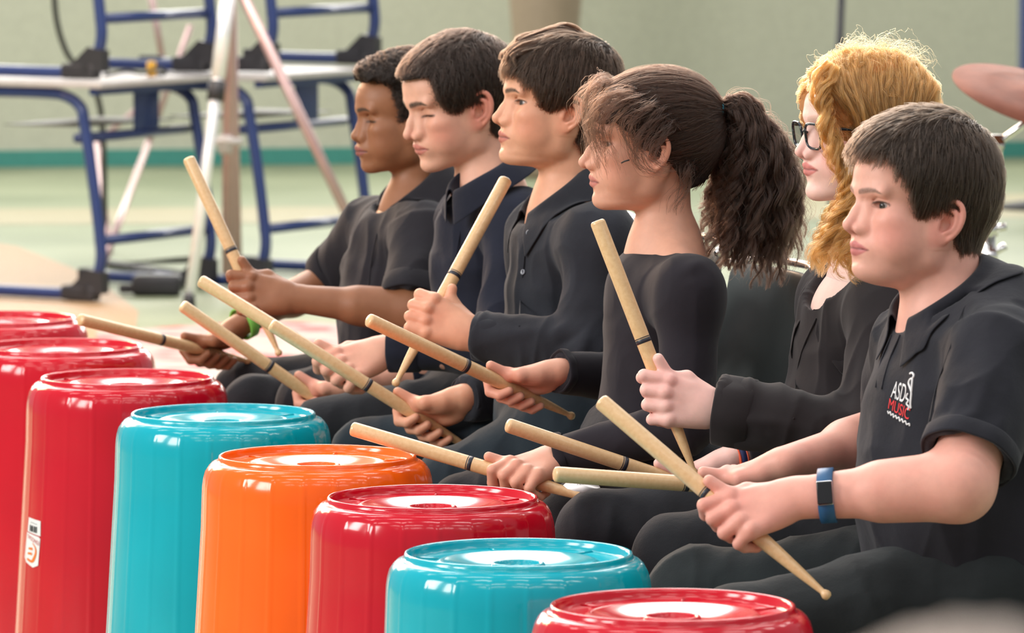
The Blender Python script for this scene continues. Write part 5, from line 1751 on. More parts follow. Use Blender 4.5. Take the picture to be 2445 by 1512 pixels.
# player in the charcoal shirt: longer top swept over, short sides
I = ALL['grey_shirt_boy']; H, p = I['H'], I['fp']
poly = poly_px(H, [(1186, 176, 5), (1208, 162, 30), (1228, 176, 45), (1255, 198, 55), (1281, 216), (1291, 250), (1300, 276), (1316, 262), (1340, 248), (1368, 242), (1384, 262), (1386, 305), (1380, 342), (1400, 356)]) + [(-125, -78), (-150, 150), (125, 150)]
T = lambda P: .0065 + .009 * smoothstep(.045, .095, P[..., 2] + .15 * np.clip(P[..., 0], 0, .1)) + .003 * vnoise(P.reshape(-1, 3), 28.0, 2.0).reshape(P.shape[:-1]) * smoothstep(.05, .09, P[..., 2])
hc = hair_cap(H, p, poly, T, MAT['chestnut_hair_cap'], I['root'], seed=8.0, rough=.0015)
hair_short(H, p, poly, T, uflow((-58, 18, 98), .2, .35), 40000, 10, lambda P: .030 + .0 * P[:, 0], MAT['chestnut_hair'], hc, seed=9, clump=8, spread=.0034, lift=(.9, 1.12), messy=.10, edge=14, rad=.0003)
sw = []
rs = np.random.RandomState(8)
for k in range(34):
    y0 = rs.uniform(-48, 46); a = rs.uniform(0, 1)
    st = np.array([-58 + rs.uniform(-8, 25), 14 + y0 * .25, 92 + rs.uniform(-3, 3) - abs(y0) * .1])
    m1 = np.array([-5 + 10 * a, y0 * .8, 124 - abs(y0) * .42 + rs.uniform(-4, 3)])
    m2 = np.array([55 + 10 * a, y0 * .95, 106 - abs(y0) * .42 + rs.uniform(-4, 4)])
    m3 = np.array([92, y0 * .9, 86 - abs(y0) * .35 + rs.uniform(-4, 4)])
    e = np.array([101 - abs(y0) * .25, y0 * .9 + rs.uniform(-5, 5), 66 + rs.uniform(-8, 10) - abs(y0) * .1])
    sw.append([h2w(H, q * MM) for q in (st, m1, m2, m3, e)])
hair_locks(sw, MAT['chestnut_hair'], hc, n_each=260, m=22, r0=.006, r1=.004, curl=.0022, freq=1.6, rad=.0003, seed=10, name='swept_lock', frizz=.2, sub=4, ramp=.5)
# player in the navy shirt: short cropped hair
I = ALL['navy_shirt_boy']; H, p = I['H'], I['fp']
poly = poly_px(H, [(945, 203, 5), (968, 200, 30), (995, 192, 45), (1030, 184, 58), (1040, 217), (1050, 243), (1074, 262), (1087, 279), (1098, 258), (1116, 243), (1150, 238), (1166, 262), (1172, 300), (1185, 320)]) + [(-125, -60), (-150, 150), (125, 150)]
T = lambda P: .006 + .006 * smoothstep(.01, .09, P[..., 2]) + .002 * np.clip(P[..., 0] / .09, 0, 1)
hc = hair_cap(H, p, poly, T, MAT['dark_hair_cap'], I['root'], seed=13.0, rough=.002)
hair_short(H, p, poly, T, uflow((-58, 0, 96), .5, .1), 44000, 8, lambda P: .024 + .0 * P[:, 0], MAT['dark_hair'], hc, seed=14, clump=6, spread=.0036, lift=(.95, 1.22), messy=.2, edge=12, rad=.0003)
# player at the far left: short afro, high in front, cropped sides
I = ALL['left_boy']; H, p = I['H'], I['fp']
poly = poly_px(H, [(866, 196, 5), (885, 190, 25), (915, 203, 45), (930, 212, 55), (935, 232), (948, 262), (955, 300), (975, 290), (1000, 262), (1030, 262), (1045, 320)]) + [(-125, -60), (-150, 150), (125, 150)]
T = lambda P: .004 + .019 * smoothstep(.050, .085, P[..., 2] + .12 * np.clip(P[..., 0], -.02, .09)) + .004 * smoothstep(.0, .09, P[..., 0])
hc = hair_cap(H, p, poly, T, MAT['black_hair_cap'], I['root'], seed=17.0, rough=.003, nscale=160.0, k=.014)
hair_short(H, p, poly, T, uflow((-20, 0, 0), 0, 0), 34000, 8, lambda P: .007 + .0 * P[:, 0], MAT['black_hair'], hc, seed=18, clump=5, spread=.003, edge=6, lift=(.95, 1.16), messy=.8, curl=.0014, freq=2.5, rad=.0003)
# player with the ponytail
I = ALL['ponytail_girl']; H, p = I['H'], I['fp']
poly = poly_px(H, [(1392, 262, 10), (1412, 285, 40), (1440, 300, 55), (1470, 292), (1500, 318), (1530, 352), (1560, 372), (1600, 388), (1625, 420), (1650, 452), (1690, 440)]) + [(-128, -52), (-150, 150), (125, 150)]
T = lambda P: .010 + .002 * smoothstep(.0, .09, P[..., 2]) + .006 * smoothstep(.02, -.09, P[..., 0])
hc = hair_cap(H, p, poly, T, MAT['curly_hair_cap'], I['root'], seed=21.0, rough=.0022, nscale=90)
tie = w2h(H, PX(1716, 290, 8.55))
def to_tie(P):
    d = tie - P
    return d / (np.linalg.norm(d, axis=1)[:, None] + 1e-9) + np.array([0, 0, .12])
hair_short(H, p, poly, T, to_tie, 40000, 14, lambda P: np.minimum(.085, np.linalg.norm(P - tie, axis=1) * .8 + .01), MAT['curly_hair'], hc, seed=22, clump=9, spread=.0034, lift=(.95, 1.15), messy=.10, curl=.0010, freq=1.6, rad=.00026)
Yn = 8.55
L = []
def G(*pts): L.append([PX(*q) for q in pts])
# locks framing the face
G((1535, 217, 8.535), (1500, 215, 8.472), (1440, 235, 8.46), (1412, 285, 8.47), (1418, 345, 8.475), (1435, 400, 8.48), (1440, 430, 8.48))
G((1515, 227, 8.535), (1480, 225, 8.472), (1432, 262, 8.455), (1425, 310, 8.455), (1440, 370, 8.46), (1448, 415, 8.46))
G((1555, 237, 8.525), (1520, 235, 8.462), (1462, 270, 8.445), (1445, 320, 8.45), (1462, 385, 8.455), (1470, 420, 8.455))
G((1585, 252, 8.515), (1550, 250, 8.452), (1500, 290, 8.435), (1505, 340, 8.435), (1525, 380, 8.435), (1560, 408, 8.43))
G((1615, 272, 8.515), (1580, 270, 8.452), (1530, 320, 8.43), (1520, 370, 8.43), (1545, 405, 8.43), (1585, 412, 8.43))
G((1635, 302, 8.515), (1600, 300, 8.452), (1560, 350, 8.425), (1560, 385, 8.425), (1590, 400, 8.43), (1620, 395, 8.43))
G((1475, 197, 8.595), (1440, 195, 8.532), (1408, 225, 8.51), (1400, 270, 8.51), (1412, 320, 8.50), (1420, 380, 8.49))
G((1465, 192, 8.635), (1430, 190, 8.572), (1400, 220, 8.56), (1392, 250, 8.56), (1398, 290, 8.56))
G((1675, 402, 8.535), (1640, 400, 8.472), (1630, 450, 8.47), (1610, 490, 8.47), (1600, 520, 8.47))
hair_locks(L, MAT['curly_hair'], hc, n_each=72, m=26, r0=.007, r1=.009, curl=.0035, freq=2.4, rad=.00022, seed=23, name='face_lock', frizz=.8, sub=12, tight=.0009)
L = []
rs = np.random.RandomState(31)
ends = [(1875, 640), (1850, 680), (1820, 690), (1790, 680), (1760, 660), (1735, 640), (1725, 600), (1880, 600), (1865, 560), (1885, 660), (1700, 560), (1680, 520), (1840, 640), (1800, 650), (1770, 620), (1745, 560), (1855, 620), (1830, 700), (1710, 520), (1870, 500), (1692, 600), (1700, 640), (1722, 660), (1680, 570), (1740, 600)]
for i, (ex, ey) in enumerate(ends):
    dy = rs.uniform(-.055, .055)
    up = rs.uniform(0, 1)
    x1 = 1745 + 25 * up; y1 = 262 - 30 * up if ex > 1760 else 300
    mx = (1735 + (ex - 1700) * .72); my = 420 + rs.uniform(-30, 30)
    L.append([PX(1716, 290, Yn), PX(x1, y1 + 10, Yn + dy * .3), PX(x1 * .35 + mx * .65 + 12, 330, Yn + dy * .7), PX(mx + 14, my, Yn + dy), PX((mx + ex) / 2 + 10, (my + ey) / 2 + 20, Yn + dy * 1.1), PX(ex, ey, Yn + dy)])
hair_locks(L, MAT['curly_hair'], hc, n_each=900, m=48, r0=.008, r1=.019, curl=.0055, freq=4.2, rad=.00026, seed=32, name='ponytail', frizz=.35, sub=22, tight=.0013, ramp=.2, lenvar=.18)
hair_locks(L[:10], MAT['curly_hair'], hc, n_each=40, m=40, r0=.014, r1=.036, curl=.009, freq=5.0, rad=.00018, seed=33, name='flyaway_hair', frizz=1.3, sub=18, ramp=.2, lenvar=.1)
m = MB(); tw = PX(1713, 289, Yn)
m.tube([tw + np.array([math.sin(a) * .004, math.cos(a) * .025, math.sin(a) * .024]) for a in np.linspace(0, 2 * math.pi, 28)[:-1]], .0065, 10, closed=True)
m.build('hair_tie', plain('cyan elastic', srgb(60, 160, 190), .6), I['root'])
c = h2w(H, w2h(H, PX(1490, 384, 8.47)))
MB().tube([PX(1484, 389, 8.462), PX(1492, 385, 8.458), PX(1503, 382, 8.455)], .0012, 8).build('hair_pin', MAT['black_plastic'], I['root'])
# ginger-haired player
I = ALL['ginger_girl']; H, p = I['H'], I['fp']
poly = poly_px(H, [(1936, 188, 5), (1952, 212, 35), (1974, 268, 60), (1990, 330), (2000, 385), (2000, 440), (2020, 480)]) + [(-100, -120), (-150, 150), (125, 150)]
T = lambda P: .014 + .004 * vnoise(P.reshape(-1, 3), 30.0, 4.0).reshape(P.shape[:-1])
hc = hair_cap(H, p, poly, T, MAT['ginger_hair_cap'], I['root'], seed=27.0, rough=.004, nscale=70)
hair_short(H, p, poly, T, lambda P: np.stack([-.35 + 0 * P[:, 1], np.sign(P[:, 1]) * 1.0, -.9 + 0 * P[:, 1]], 1), 30000, 14, lambda P: .075 + .0 * P[:, 0], MAT['ginger_hair'], hc, seed=26, clump=14, edge=20, inside=-5, spread=.0024, lift=(1.0, 1.35), messy=.15, curl=.0022, freq=2.0, rad=.00028)
L = []
rs = np.random.RandomState(41)
def hg(q): return h2w(H, np.array(q) * MM)
for k in range(46):
    x0 = 70 - k * 3.4 + rs.uniform(-3, 3)          # parting from brow to crown
    for s_ in (1, -1):
        if s_ < 0 and k % 3: continue
        top = 116 - 3.2 * ((x0 - 0) / 30.0) ** 2 + rs.uniform(-3, 2)
        ze = rs.uniform(-60, -20) if x0 < 20 else rs.uniform(-70, -45)
        L.append([hg((x0, 4 * s_, top)), hg((x0 * 1.0, 42 * s_, top - 18)), hg((x0 * .95 - 2, 74 * s_, 62 - abs(x0) * .1)), hg((x0 * .74 - 10, 84 * s_, 20)), hg((x0 * .50 - 16, 80 * s_, -30)), hg((x0 * .40 - 18 + rs.uniform(-8, 8), 78 * s_, -62 + (ze + 50) * .4))])
hair_locks(L, MAT['ginger_hair'], hc, n_each=360, m=40, r0=.006, r1=.010, curl=.0045, freq=2.5, rad=.00028, seed=42, name='hair_lock', frizz=.25, sub=12, tight=.0020, ramp=.15, lenvar=.10)
L = []
def G(*pts): L.append([PX(q[0] + 16, q[1], q[2]) for q in pts])
# front and shoulder locks
G((1965, 150, 8.03), (1938, 190, 8.02), (1948, 250, 8.01), (1965, 320, 8.0), (1985, 400, 8.0), (1990, 460, 8.0))
G((1980, 160, 8.02), (1955, 220, 8.01), (1960, 290, 8.0), (1985, 370, 7.99), (2000, 440, 7.99))
G((1975, 320, 8.0), (1990, 380, 7.99), (2005, 440, 7.99), (1985, 520, 7.99), (1960, 590, 7.98), (1935, 650, 7.97))
G((1990, 360, 7.99), (2010, 440, 7.985), (1990, 510, 7.98), (1965, 560, 7.975), (1930, 610, 7.97), (1915, 640, 7.97))
G((2010, 400, 7.99), (2015, 470, 7.98), (1975, 540, 7.975), (1945, 600, 7.97), (1940, 660, 7.97))
G((2030, 420, 7.99), (2030, 500, 7.975), (2000, 570, 7.965), (1985, 610, 7.96), (1990, 650, 7.955))
G((2050, 430, 7.99), (2040, 520, 7.97), (2010, 590, 7.96), (1998, 630, 7.955), (2020, 655, 7.95))
G((2060, 440, 7.99), (2060, 530, 7.97), (2040, 600, 7.955), (2030, 650, 7.95), (2060, 665, 7.945))
G((2080, 440, 7.99), (2090, 530, 7.97), (2080, 610, 7.95), (2075, 660, 7.94), (2100, 680, 7.935))
G((2110, 440, 7.99), (2130, 530, 7.97), (2130, 610, 7.95), (2125, 660, 7.94))
G((2010, 420, 8.2), (1985, 500, 8.2), (1955, 560, 8.2), (1940, 620, 8.2), (1930, 650, 8.2))
G((2020, 430, 8.2), (1970, 520, 8.2), (1945, 580, 8.2), (1925, 630, 8.2))
hair_locks(L, MAT['ginger_hair'], hc, n_each=330, m=40, r0=.006, r1=.009, curl=.0060, freq=3.4, rad=.00028, seed=43, name='shoulder_curl', frizz=.35, sub=12, tight=.0012, ramp=.2, lenvar=.12)
fl = []
for k in range(16):
    x0 = rs.uniform(-80, 80)
    t = 120 - 3.2 * (x0 / 30.0) ** 2
    fl.append([hg((x0, rs.uniform(-10, 30), t - 6)), hg((x0 + 8, rs.uniform(-10, 30), t + 6)), hg((x0 - 12, rs.uniform(10, 50), t + 4)), hg((x0 - 25, 60, t - 25))])
hair_locks(fl, MAT['ginger_hair'], hc, n_each=12, m=26, r0=.004, r1=.012, curl=.006, freq=1.5, rad=.00016, seed=44, name='flyaway_hair', frizz=1.5, sub=5)
# ------------------------------------------------------------------ collars, buttons, glasses, bands
def shirt_bvh(key):
    I = ALL[key]; o = I['shirt']
    if 'bvh' not in I:
        me = o.data
        Mw = parent_matrix(o)
        co = [Mw @ v.co for v in me.vertices]
        k = max(range(len(co)), key=lambda i: co[i].x)
        flip = me.vertices[k].normal.x < 0
        I['bvh'] = BVHTree.FromPolygons(co, [(list(q.vertices)[::-1] if flip else list(q.vertices)) for q in me.polygons])
    return I['bvh']
def put_collar(key, c, tilt, yaw, a, b, mat, **kw):
    I = ALL[key]
    kw['bvh'] = shirt_bvh(key)
    f, l, u = neck_axes(tilt, yaw)
    return collar(I['shirt'], PX(*c), f, l, u, a, b, mat, **kw)
put_collar('polo_boy', (2252, 716, 7.5), 33, 22, .068, .062, MAT['polo'], gap=24, stand=.024, fall=.044, point=.032, spread=.014)
put_collar('grey_shirt_boy', (1338, 474, 9.1), 36, 14, .064, .056, MAT['grey_shirt'], gap=26, stand=.024, fall=.040, point=.030, spread=.016)
put_collar('navy_shirt_boy', (1162, 432, 9.55), 28, 18, .060, .056, MAT['navy_shirt'], gap=14, stand=.024, fall=.036, point=.014, spread=.012)
put_collar('left_boy', (988, 458, 10.1), 38, 24, .064, .058, MAT['black_shirt'], gap=26, stand=.022, fall=.042, point=.030, spread=.016)
put_collar('ginger_girl', (2040, 668, 8.1), 46, 18, .076, .062, MAT['chiffon'], gap=24, stand=.012, fall=.050, point=.050, spread=.016)
dg = None
def shirt_point(key, px, py, out=.0015):
    """the front surface of a shirt under the photo point"""
    I = ALL[key]
    shirt_bvh(key)
    c = Vector((0, 0, CAM_Z)); d = (Vector(PX(px, py, 8.0)) - c).normalized()
    loc, nor, ix, dist = I['bvh'].ray_cast(c, d)
    if loc is None: return None, None
    if nor.dot(d) > 0: nor = -nor
    return np.array(loc + nor * out), np.array(nor)
def buttons(key, pts, r=.0045):
    for (x, y) in pts:
        q, n = shirt_point(key, x, y, .001)
        if q is None: continue
        z = unit(n); xx = unit(np.cross([0, 0, 1.0], z)); yy = np.cross(z, xx)
        M = np.eye(4); M[:3, 0] = xx; M[:3, 1] = yy; M[:3, 2] = z; M[:3, 3] = q
        MB().lathe([(0, 0), (r, 0), (r, .0014), (r * .8, .002), (r * .55, .0013), (0, .0013)], 20, M=M).build('button', MAT['button'], ALL[key]['shirt'])
buttons('grey_shirt_boy', [(1263, 556), (1250, 650)])
buttons('navy_shirt_boy', [(1132, 489), (1156, 453)], .0042)
# stitched placket on the charcoal shirt
def strip(key, pts, r, mat, name):
    path = []
    for (x, y) in pts:
        q, n = shirt_point(key, x, y, .0004)
        if q is not None: path.append(q)
    if len(path) > 2:
        MB().tube(smooth_path(path, 3), r, 6).build(name, mat, ALL[key]['shirt'])
strip('grey_shirt_boy', [(1262, 548), (1254, 600), (1248, 660), (1243, 720), (1240, 780)], .0014, MAT['grey_shirt'], 'placket_seam')
strip('polo_boy', [(2150, 800), (2128, 850), (2112, 900), (2106, 930)], .0016, MAT['polo'], 'placket_edge')
strip('polo_boy', [(2130, 800), (2105, 860), (2092, 925)], .0014, MAT['polo'], 'placket_edge')
strip('ginger_girl', [(1950, 760), (1915, 840), (1900, 920), (1895, 1000)], .0016, MAT['chiffon'], 'front_edge')
strip('navy_shirt_boy', [(1120, 470), (1098, 560), (1085, 660), (1080, 760)], .0014, MAT['navy_shirt'], 'placket_seam')
strip('left_boy', [(925, 490), (900, 560), (885, 640), (880, 700)], .0014, MAT['black_shirt'], 'placket_seam')
strip('left_boy', [(1075, 500), (1045, 560), (1010, 640)], .0012, MAT['black_shirt'], 'armhole_seam')
strip('polo_boy', [(2345, 690), (2300, 740), (2270, 830), (2235, 930), (2215, 1030)][::1], .0012, MAT['polo'], 'armhole_seam')
# wristwatch
def band(key, side, t, rn, rv, width, mat, name, parent=None, thick=.0018):
    I = ALL[key]; W, E = I[side]['W'], I[side]['E']
    ax = unit(E - W); c = W + (E - W) * t
    n = unit(np.array([0, -.75, .65]) - ax * np.dot([0, -.75, .65], ax)); v = np.cross(ax, n)
    V, F = [], []
    N = 40
    for i in range(N):
        a = 2 * math.pi * i / N
        for (rr, w) in ((0, -.5), (thick, -.46), (thick, .46), (0, .5)):
            V.append(c + n * math.cos(a) * (rn + rr) + v * math.sin(a) * (rv + rr) + ax * w * width)
    for i in range(N):
        for j in range(4):
            F.append([i * 4 + j, i * 4 + (j + 1) % 4, ((i + 1) % N) * 4 + (j + 1) % 4, ((i + 1) % N) * 4 + j])
    o = obj_from(name, np.array(V), F, mat, parent or I['root'])
    return o, c, ax, n, v
MAT['blue_rubber'] = plain('blue rubber', srgb(32, 84, 128), .45)
o, c, ax, n, v = band('polo_boy', 'N', .21, .0305, .0335, .021, MAT['blue_rubber'], 'watch_strap', thick=.003)
d = unit(np.array([0.0, -.97, .22]) - ax * np.dot([0.0, -.97, .22], ax)); e = np.cross(ax, d)
m = MB(); m.box(c + d * .0345, (.020, .030, .005), np.stack([ax, e, d], 1), .002)
m.build('watch_screen', plain('watch glass', srgb(34, 34, 36), .1), o, sharp=50)
m = MB(); m.box(c + d * .0335, (.0205, .031, .004), np.stack([ax, e, d], 1), .0015)
m.build('watch_case', MAT['chrome'], o, sharp=50)
band('ginger_girl', 'F', .06, .0250, .0275, .012, plain('navy wristband', srgb(34, 44, 90), .6), 'wristband', thick=.0035)
band('ginger_girl', 'F', .02, .0250, .0275, .004, plain('orange wristband', srgb(224, 86, 50), .6), 'wristband', thick=.0035)
band('ginger_girl', 'F', .10, .0252, .0278, .003, plain('orange cord', srgb(214, 90, 60), .6), 'wristband', thick=.0035)
band('left_boy', 'F', .04, .026, .0285, .020, plain('lime wristband', srgb(120, 190, 80), .5), 'wristband', thick=.003)
# glasses
I = ALL['ginger_girl']; H = I['H']
def G3(x, y, z): return h2w(H, np.array([x, y, z]) * MM)
MAT['tortoise'] = NT('dark tortoiseshell')
mix_noise(MAT['tortoise'], srgb(22, 28, 36), srgb(120, 130, 140), 160.0, 3.0, .55, .72)
MAT['tortoise'].b.inputs['Roughness'].default_value = .15
MAT['tortoise'] = MAT['tortoise'].m
g = NT('spectacle lens'); g.b.inputs['Transmission Weight'].default_value = 1.0; g.b.inputs['Roughness'].default_value = 0.0; g.b.inputs['IOR'].default_value = 1.03
g.b.inputs['Base Color'].default_value = (.93, .95, .97, 1); g.b.inputs['Alpha'].default_value = .35
gr = empty('glasses', (0, 0, 0)); gr.parent = I['root']
def rim_pts(s):
    out = []
    for a in np.linspace(0, 2 * math.pi, 41)[:-1]:
        ca, sa = math.cos(a), math.sin(a)
        k = (abs(ca) ** 3.2 + abs(sa) ** 3.2) ** (-1 / 3.2)
        out.append((97 - (abs(k * ca * 24 * 1 + 32 * 1) - 32) * .10 + k * sa * 2.5, s * (32 + k * ca * 24.5), -9 + k * sa * 19))
    return out
for s_ in (1, -1):
    R_ = rim_pts(s_)
    fr_ = MB().tube([G3(*q) for q in R_], .0021, 8, closed=True).build('rim', MAT['tortoise'], gr)
    V = [G3(*q) for q in R_] + [G3(97, s_ * 32, -9)]
    obj_from('lens', np.array(V), [[i, (i + 1) % 40, 40] for i in range(40)], g.m, fr_)
    MB().tube([G3(95, s_ * 56, 6), G3(88, s_ * 63, 4), G3(50, s_ * 72, 2), G3(0, s_ * 74, 0), G3(-12, s_ * 72, -14)], .0021, 8).build('temple', MAT['tortoise'], gr)
MB().tube([G3(98, -9, -4), G3(100, 0, -2), G3(98, 9, -4)], .0022, 8).build('bridge', MAT['tortoise'], gr)
# embroidered school logo on the polo shirt
def on_shirt(name, V, F, fpx, mat, parent):
    out = []
    for (x, y, z) in V:
        px, py = fpx(x, y)
        q, n = shirt_point('polo_boy', px, py, .0012 + z)
        out.append(q if q is not None else PX(px, py, 7.3))
    return obj_from(name, np.array(out), F, mat, parent, smooth=False)
MAT['white_thread'] = plain('white thread', srgb(224, 222, 222), .7)
MAT['red_thread'] = plain('red thread', srgb(226, 50, 56), .7)
def text_on(txt, quad, mat, name, thick=True):
    V, F = text_mesh(txt, 1.0)
    x0, x1 = V[:, 0].min(), V[:, 0].max(); y0, y1 = V[:, 1].min(), V[:, 1].max()
    A, B, C_, D_ = [np.array(q, float) for q in quad]         # top-left, top-right, bottom-right, bottom-left
    def f(x, y):
        a = (x - x0) / (x1 - x0); b = (y - y0) / (y1 - y0)
        q = (D_ * (1 - a) + C_ * a) * (1 - b) + (A * (1 - a) + B * a) * b
        return q[0], q[1]
    return on_shirt(name, V, F, f, mat, ALL['polo_boy']['shirt'])
text_on('ASD', [(2137, 910), (2168, 919), (2160, 963), (2128, 949)], MAT['white_thread'], 'logo_lettering')
text_on('MUSIC', [(2126, 951), (2175, 976), (2170, 1003), (2122, 976)], MAT['red_thread'], 'logo_lettering')
def squiggle(pts, w, mat, name):
    path = smooth_path([np.array([a, b, 0.0]) for a, b in pts], 6)
    out = []
    for q in path:
        r, n = shirt_point('polo_boy', q[0], q[1], .0008)
        if r is not None: out.append(r)
    MB().tube(out, w, 6).build(name, mat, ALL['polo_boy']['shirt'])
squiggle([(2121, 982), (2123, 988), (2127, 984), (2129, 992), (2134, 989), (2135, 997), (2140, 993), (2143, 1000), (2148, 997), (2150, 1006), (2155, 1001), (2158, 1009), (2163, 1006), (2166, 1014), (2172, 1012), (2173, 1018)], .0011, MAT['white_thread'], 'logo_script')
squiggle([(2174, 893), (2179, 891), (2183, 897), (2180, 904), (2174, 907), (2171, 916), (2174, 926), (2177, 938), (2176, 952), (2175, 966), (2176, 976)], .0016, MAT['white_thread'], 'logo_figure')
squiggle([(2180, 904), (2179, 915), (2178, 925), (2177, 938)], .0016, MAT['white_thread'], 'logo_figure')
squiggle([(2169, 940), (2165, 950), (2170, 957), (2166, 965), (2171, 972), (2169, 980)], .0013, MAT['white_thread'], 'logo_figure')
# ------------------------------------------------------------------ chairs
def chair_from(loc, rz):
    root = empty('chair', (0, 0, 0))
    m = MB()
    rows, cols = 13, 9
    def grid(fn, name, th):
        V, F = [], []
        for j in range(rows):
            for i in range(cols):
                V.append(fn(i / (cols - 1) * 2 - 1, j / (rows - 1)))
        for j in range(rows - 1):
            for i in range(cols - 1):
                a = j * cols + i
                F.append([a, a + 1, a + cols + 1, a + cols])
        o = obj_from(name, V, F, MAT['chair_shell'], root, local=True)
        so = o.modifiers.new('t', 'SOLIDIFY'); so.thickness = th; so.offset = 0
        sb = o.modifiers.new('s', 'SUBSURF'); sb.levels = sb.render_levels = 2
    # the sitter faces -X in the chair's own frame
    grid(lambda s, t: (-.20 + .40 * t, s * .195, .415 + .012 * s * s + (.012 * max(0, t - .85) / .15) - .02 * max(0, .15 - t) / .15), 'seat', .014)
    grid(lambda s, t: (.215 + .055 * t - .030 * s * s, s * (.195 - .018 * t ** 3), .50 + .355 * t), 'backrest', .012)
    m = MB(); m.tube(smooth_path([np.array((.262 - .03, -.185, .852)), np.array((.268, -.1, .863)), np.array((.272, 0, .865)), np.array((.268, .1, .863)), np.array((.262 - .03, .185, .852))], 5), .0065, 10)
    m.build('top_trim', MAT['chrome'], root, local=True)
    for sy in (-1, 1):
        MB().tube(smooth_path([np.array((.245, sy * .17, .62)), np.array((.225, sy * .175, .50)), np.array((.20, sy * .18, .405)), np.array((.21, sy * .19, .2)), np.array((.235, sy * .20, .012))], 6), .011, 12).build('leg', MAT['chrome'], root, local=True)
        MB().tube(smooth_path([np.array((.15, sy * .18, .40)), np.array((-.14, sy * .18, .40)), np.array((-.185, sy * .185, .36)), np.array((-.20, sy * .195, .2)), np.array((-.215, sy * .20, .012))], 6), .011, 12).build('leg', MAT['chrome'], root, local=True)
    MB().tube([(.19, -.18, .39), (.19, .18, .39)], .009, 10).build('stretcher', MAT['chrome'], root, local=True)
    MB().tube([(-.15, -.18, .39), (-.15, .18, .39)], .009, 10).build('stretcher', MAT['chrome'], root, local=True)
    root.location = loc; root.rotation_euler = (0, 0, rz)
    return root
base_chair = None
for key, off, lab in (('ponytail_girl', (-.02, .0), 'charcoal chair with a light top edge behind the ponytailed player'),
                      ('polo_boy', (.12, 0), 'charcoal chair under the player in the polo shirt'),
                      ('ginger_girl', (.0, 0), 'charcoal chair under the ginger-haired player'),
                      ('grey_shirt_boy', (0, 0), 'charcoal chair under the player in the charcoal shirt'),
                      ('navy_shirt_boy', (0, .03), 'charcoal chair under the player in the navy shirt'),
                      ('left_boy', (0, .05), 'charcoal chair under the player at the far left')):
    b = ALL[key]['root'].location
    rz = math.radians(18)
    if base_chair is None:
        base_chair = chair_from((b[0] + off[0] - .02, b[1] + off[1], 0), rz); ch = base_chair
    else:
        ch = copy_tree(base_chair)
        ch.location = (b[0] + off[0] - .02, b[1] + off[1], 0)
    tag(ch, lab, 'chair', 'chairs the players sit on')
# ------------------------------------------------------------------ paper tag on the knee
q = [(1345, 1160), (1356, 1150), (1372, 1142), (1390, 1138), (1408, 1140), (1420, 1144), (1426, 1156), (1433, 1165), (1414, 1170), (1392, 1176), (1372, 1173), (1354, 1168)]
cen = np.mean(np.array(q), axis=0)
yt = 8.125
V = [PX(x, y, yt + (1176 - y) * .0012) for x, y in q] + [PX(cen[0], cen[1], yt + (1176 - cen[1]) * .0012 - .006)]
n = len(q)
V2 = [v + np.array([0, .0012, .0006]) for v in V]
F = [[i, (i + 1) % n, n] for i in range(n)] + [[n + 1 + (i + 1) % n, n + 1 + i, 2 * n + 1] for i in range(n)] + [[(i + 1) % n, i, n + 1 + i, n + 1 + (i + 1) % n] for i in range(n)]
pt = obj_from('paper_tag', np.array(V + V2), F, MAT['paper'], None)
tag(pt, 'small crumpled white paper tag lying on the ponytailed player\'s knee', 'tag')
pp = [(1378, 1158), (1382, 1153), (1386, 1158), (1389, 1153), (1392, 1157), (1396, 1152), (1399, 1156), (1404, 1152), (1407, 1155)]
MB().tube([PX(x, y, yt + (1176 - y) * .0012 - .0075) for x, y in pp], .0004, 5).build('handwriting', MAT['grey_line'], pt)
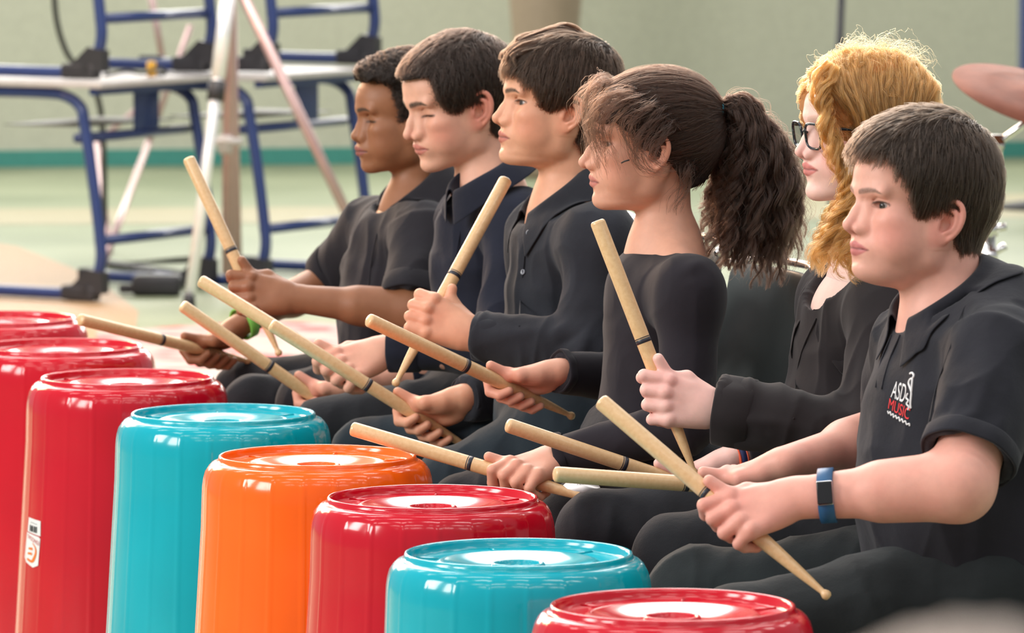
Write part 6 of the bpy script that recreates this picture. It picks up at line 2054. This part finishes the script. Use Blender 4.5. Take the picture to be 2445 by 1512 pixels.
# ------------------------------------------------------------------ spectator in front, far out of focus
def spectator():
    Ys = 1.62
    top = PX(2340, 1496, Ys)
    H = head_frame(np.array([top[0], Ys, top[2] - .124]), -90, 0, 0, 1.0)
    b = H['o']
    root = empty('person', (b[0], Ys - .25, 0))
    tag(root, 'person seated close to the camera, only an out-of-focus brownish head top at the bottom right', 'person')
    nb = b + np.array([0, -.03, -.17])
    F = head_field(dict(FACE), w2h(H, nb), vox=.003)
    V, Q = F.mesh(1)
    parts = [(h2w(H, V), Q)]
    sk = np.array(srgb(214, 170, 145)[:3])
    z0 = b[2]
    F = Field(b + [-.35, -.75, -z0 + .02], b + [.35, .45, -.08], .008)
    pel = np.array([b[0], Ys - .25, .52]); ch = np.array([b[0], Ys - .10, z0 - .33])
    F.cone(nb, ch, .05, .09, k=.03)
    F.cone(ch, pel, .10, .11, k=.03, sq=((1, 0, 0), 1.4))
    for sx_ in (-1, 1):
        sh = ch + np.array([.17 * sx_, 0, .08]); el = ch + np.array([.21 * sx_, .03, -.20]); wr = ch + np.array([.10 * sx_, .22, -.27])
        F.cone(ch, sh, .07, .05, k=.03); F.cone(sh, el, .045, .038, k=.02); F.cone(el, wr, .036, .026, k=.02)
        F.ell(wr + [-.02 * sx_, .05, -.01], [.04, .05, .02], k=.01)
        kn = np.array([b[0] + .12 * sx_, Ys + .20, .54]); an = np.array([b[0] + .12 * sx_, Ys + .22, .09])
        F.cone(pel + [.09 * sx_, 0, 0], kn, .075, .055, k=.02); F.cone(kn, an, .052, .036, k=.01)
        F.cone(an - [0, .0, .045], an + [0, .12, -.05], .036, .034, k=.01)
    V, Q = F.mesh(1)
    parts.append((V, Q))
    V, Q = join_meshes(parts)
    o = obj_from('body', V, Q, MAT['skin'], root); paint(o, np.tile(sk, (len(V), 1)))
    poly = [(85, 62), (60, 45), (48, 20), (30, -12), (16, -12), (8, 12), (-18, 14), (-26, -30), (-40, -78), (-128, -80), (-150, 150), (110, 150)]
    T_ = lambda P: .012 + .0 * P[..., 0]
    MAT['spectator_hair'] = plain('greying brown hair', srgb(158, 142, 130), .7)
    hair_cap(H, dict(FACE), poly, T_, MAT['spectator_hair'], root, vox=.003, rough=.002)
    F = Field(b + [-.35, -.45, -z0 + .4], b + [.35, .3, -.08], .008)
    F.cone(nb - [0, 0, .06], ch, .07, .105, k=.03); F.cone(ch, pel, .12, .13, k=.03, sq=((1, 0, 0), 1.4))
    for sx_ in (-1, 1):
        sh = ch + np.array([.17 * sx_, 0, .08]); el = ch + np.array([.21 * sx_, .03, -.20])
        F.cone(ch, sh, .08, .06, k=.04); F.cone(sh, el, .056, .052, k=.02)
    V, Q = F.mesh(1)
    obj_from('shirt', V, Q, MAT['grey_shirt'], root)
    F = Field([b[0] - .3, Ys - .45, .05], [b[0] + .3, Ys + .35, .66], .008)
    for sx_ in (-1, 1):
        kn = np.array([b[0] + .12 * sx_, Ys + .20, .54]); an = np.array([b[0] + .12 * sx_, Ys + .22, .12])
        F.cone(pel + [.09 * sx_, 0, 0], kn, .088, .066, k=.02); F.cone(kn, an, .064, .05, k=.01)
    V, Q = F.mesh(1)
    obj_from('trousers', V, Q, MAT['jeans'], root)
    chs = copy_tree(base_chair)
    chs.location = (b[0], Ys - .25, 0); chs.rotation_euler = (0, 0, math.radians(-90))
    tag(chs, 'charcoal chair under the out-of-focus spectator close to the camera', 'chair', 'chairs the players sit on')
    del chs['group']
spectator()
